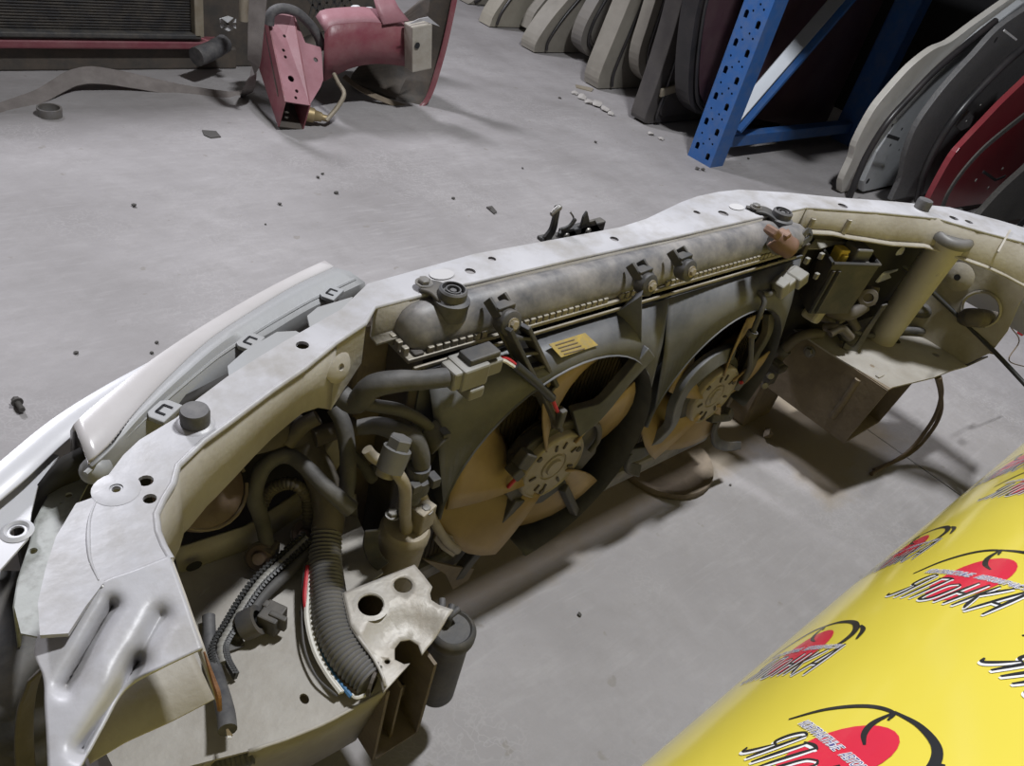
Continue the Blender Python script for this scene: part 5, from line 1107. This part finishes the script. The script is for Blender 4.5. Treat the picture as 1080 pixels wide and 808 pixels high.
def letters():
    S = {}
    S['Я'] = [[(.85, 0), (.80, 1)], [(.80, 1), (.40, 1.0), (.18, .80), (.28, .56), (.80, .50)], [(.55, .50), (.30, .22), (.02, .06), (-.28, .16)]]
    S['П'] = [[(.15, 0), (.15, 1)], [(-.05, .95), (.5, 1.02), (1.0, 1.0)], [(.85, 1), (.85, 0)]]
    S['О'] = [[(.5, 1), (.15, .85), (.1, .5), (.2, .1), (.5, 0), (.85, .15), (.9, .5), (.82, .88), (.5, 1)]]
    S['Н'] = [[(.15, 0), (.15, 1)], [(.15, .5), (.85, .5)], [(.85, 0), (.85, 1)]]
    S['К'] = [[(.15, 0), (.15, 1)], [(.9, 1.05), (.2, .48)], [(.3, .5), (.65, .2), (1.0, 0)]]
    S['А'] = [[(-.1, -.05), (.5, 1.08)], [(.5, 1.08), (.98, -.02)], [(.12, .36), (.85, .36)]]
    return S
LS = letters()
def logo(s0, x0, rot, sc, nme='logo_print'):
    e1 = (math.cos(rot), math.sin(rot)); e2 = (-math.sin(rot), math.cos(rot))
    def mp(a, b, off):
        a, b = a * sc, b * sc
        return cylp(x0 + a * e1[1] + b * e2[1], s0 - (a * e1[0] + b * e2[0]), off)
    def ribbon(B, pts, wd_, off, taper=True):
        P = catmull([V3(a, b, 0) for a, b in pts], 6) if len(pts) > 2 else resample([V3(a, b, 0) for a, b in pts], 5); n = len(P); v_, f_ = [], []
        for i, p in enumerate(P):
            t = (P[min(i + 1, n - 1)] - P[max(i - 1, 0)]).normalized(); q = V3(-t.y, t.x, 0)
            ww = (wd_ * (.35 + .65 * math.sin(PI * min(1, max(0, (i + .6) / n)))) if taper else wd_) / 2
            for s_ in (-1, 1): c_ = p + q * ww * s_; v_.append(mp(c_.x, c_.y, off))
        for i in range(n - 1): f_.append((2 * i, 2 * i + 1, 2 * i + 3, 2 * i + 2))
        B.add(v_, f_)
    red = MB(); v_ = [mp(.048, .046, OFF)]; f_ = []; NN = 28
    for k in range(1, 4):
        for q in range(NN): v_.append(mp(.048 + .024 * k / 3 * math.cos(2 * PI * q / NN), .046 + .044 * k / 3 * math.sin(2 * PI * q / NN), OFF))
    for q in range(NN):
        f_.append((0, 1 + q, 1 + (q + 1) % NN))
        for k in (0, 1): a = 1 + k * NN; f_.append((a + q, a + NN + q, a + NN + (q + 1) % NN, a + (q + 1) % NN))
    red.add(v_, f_).build('red_disc', 'print_red', yb)
    arcs = MB()
    ribbon(arcs, [(-.012, .046), (-.002, .072), (.014, .094), (.030, .102), (.036, .094)], .0042, OFF + .00012)
    ribbon(arcs, [(.030, .103), (.052, .106), (.074, .100), (.088, .082), (.090, .060), (.084, .050)], .0065, OFF + .00012)
    ribbon(arcs, [(.031, .101), (.033, .085), (.040, .073), (.050, .066)], .0045, OFF + .00012)
    ribbon(arcs, [(.086, .094), (.096, .084), (.102, .066)], .005, OFF + .00012)
    arcs.build('roof_strokes', 'print_black', yb)
    for dx, dy, mt, o_, wk in ((.0012, -.0022, 'print_white', .0002, 1.25), (0, 0, 'print_black', .0003, 1.0)):
        B = MB()
        for i, ch in enumerate('ЯПОНКА'):
            hgt = (.044, .040, .034, .042, .044, .052)[i]; wd_ = .0125; xx = i * .0165
            for st_ in LS[ch]: ribbon(B, [(xx + a * wd_ + b * .008 + dx, b * hgt + dy) for a, b in st_], .0034 * wk, OFF + o_ + i * .00001)
        B.build('large_lettering', mt, yb)
    for k, (txt, ax0) in enumerate((('КОНТРАКТНЫЕ', 0.0), ('АВТОЗАПЧАСТИ', .050))):
        cu = bpy.data.curves.new('t', 'FONT'); cu.body = txt; cu.size = .0105; cu.shear = .25; cu.resolution_u = 2
        to = bpy.data.objects.new('t', cu); COL.objects.link(to); dg = bpy.context.evaluated_depsgraph_get()
        me = bpy.data.meshes.new_from_object(to.evaluated_get(dg)); wmax = max((v.co.x for v in me.vertices), default=1)
        for mt, o_, gx in (('print_white', .0004, 1), ('print_blue', .0005, 0)):
            B = MB(); src = [v.co.copy() for v in me.vertices]; fcs = [tuple(p.vertices) for p in me.polygons]
            shifts = [(-.0005, -.0005), (.0005, .0005), (.0005, -.0005), (-.0005, .0005)] if gx else [(0, 0)]
            for qi, (sx, sy) in enumerate(shifts): B.add([mp(ax0 + v.x / wmax * .046 + sx, .047 + v.y + sy, OFF + o_ + qi * .00001) for v in src], fcs)
            B.build('small_lettering', mt, yb)
        bpy.data.objects.remove(to); bpy.data.meshes.remove(me); bpy.data.curves.remove(cu)
for s0, x0, rt, sc in ((.308, .586, -18, 1.0), (.288, .346, -28, .92), (.198, .492, -28, 1.0), (.385, .462, -8, .85), (.408, .690, -8, .85), (.330, .838, -15, .95), (.21, .74, -20, 1.0), (.19, .25, -28, .95), (.31, 1.08, -15, 1.0), (.21, .98, -18, 1.0), (.40, .22, -10, .85), (.10, .62, -25, 1.0), (.40, .95, -10, .9), (.09, .88, -20, 1.0)):
    logo(s0, x0, math.radians(rt), sc)
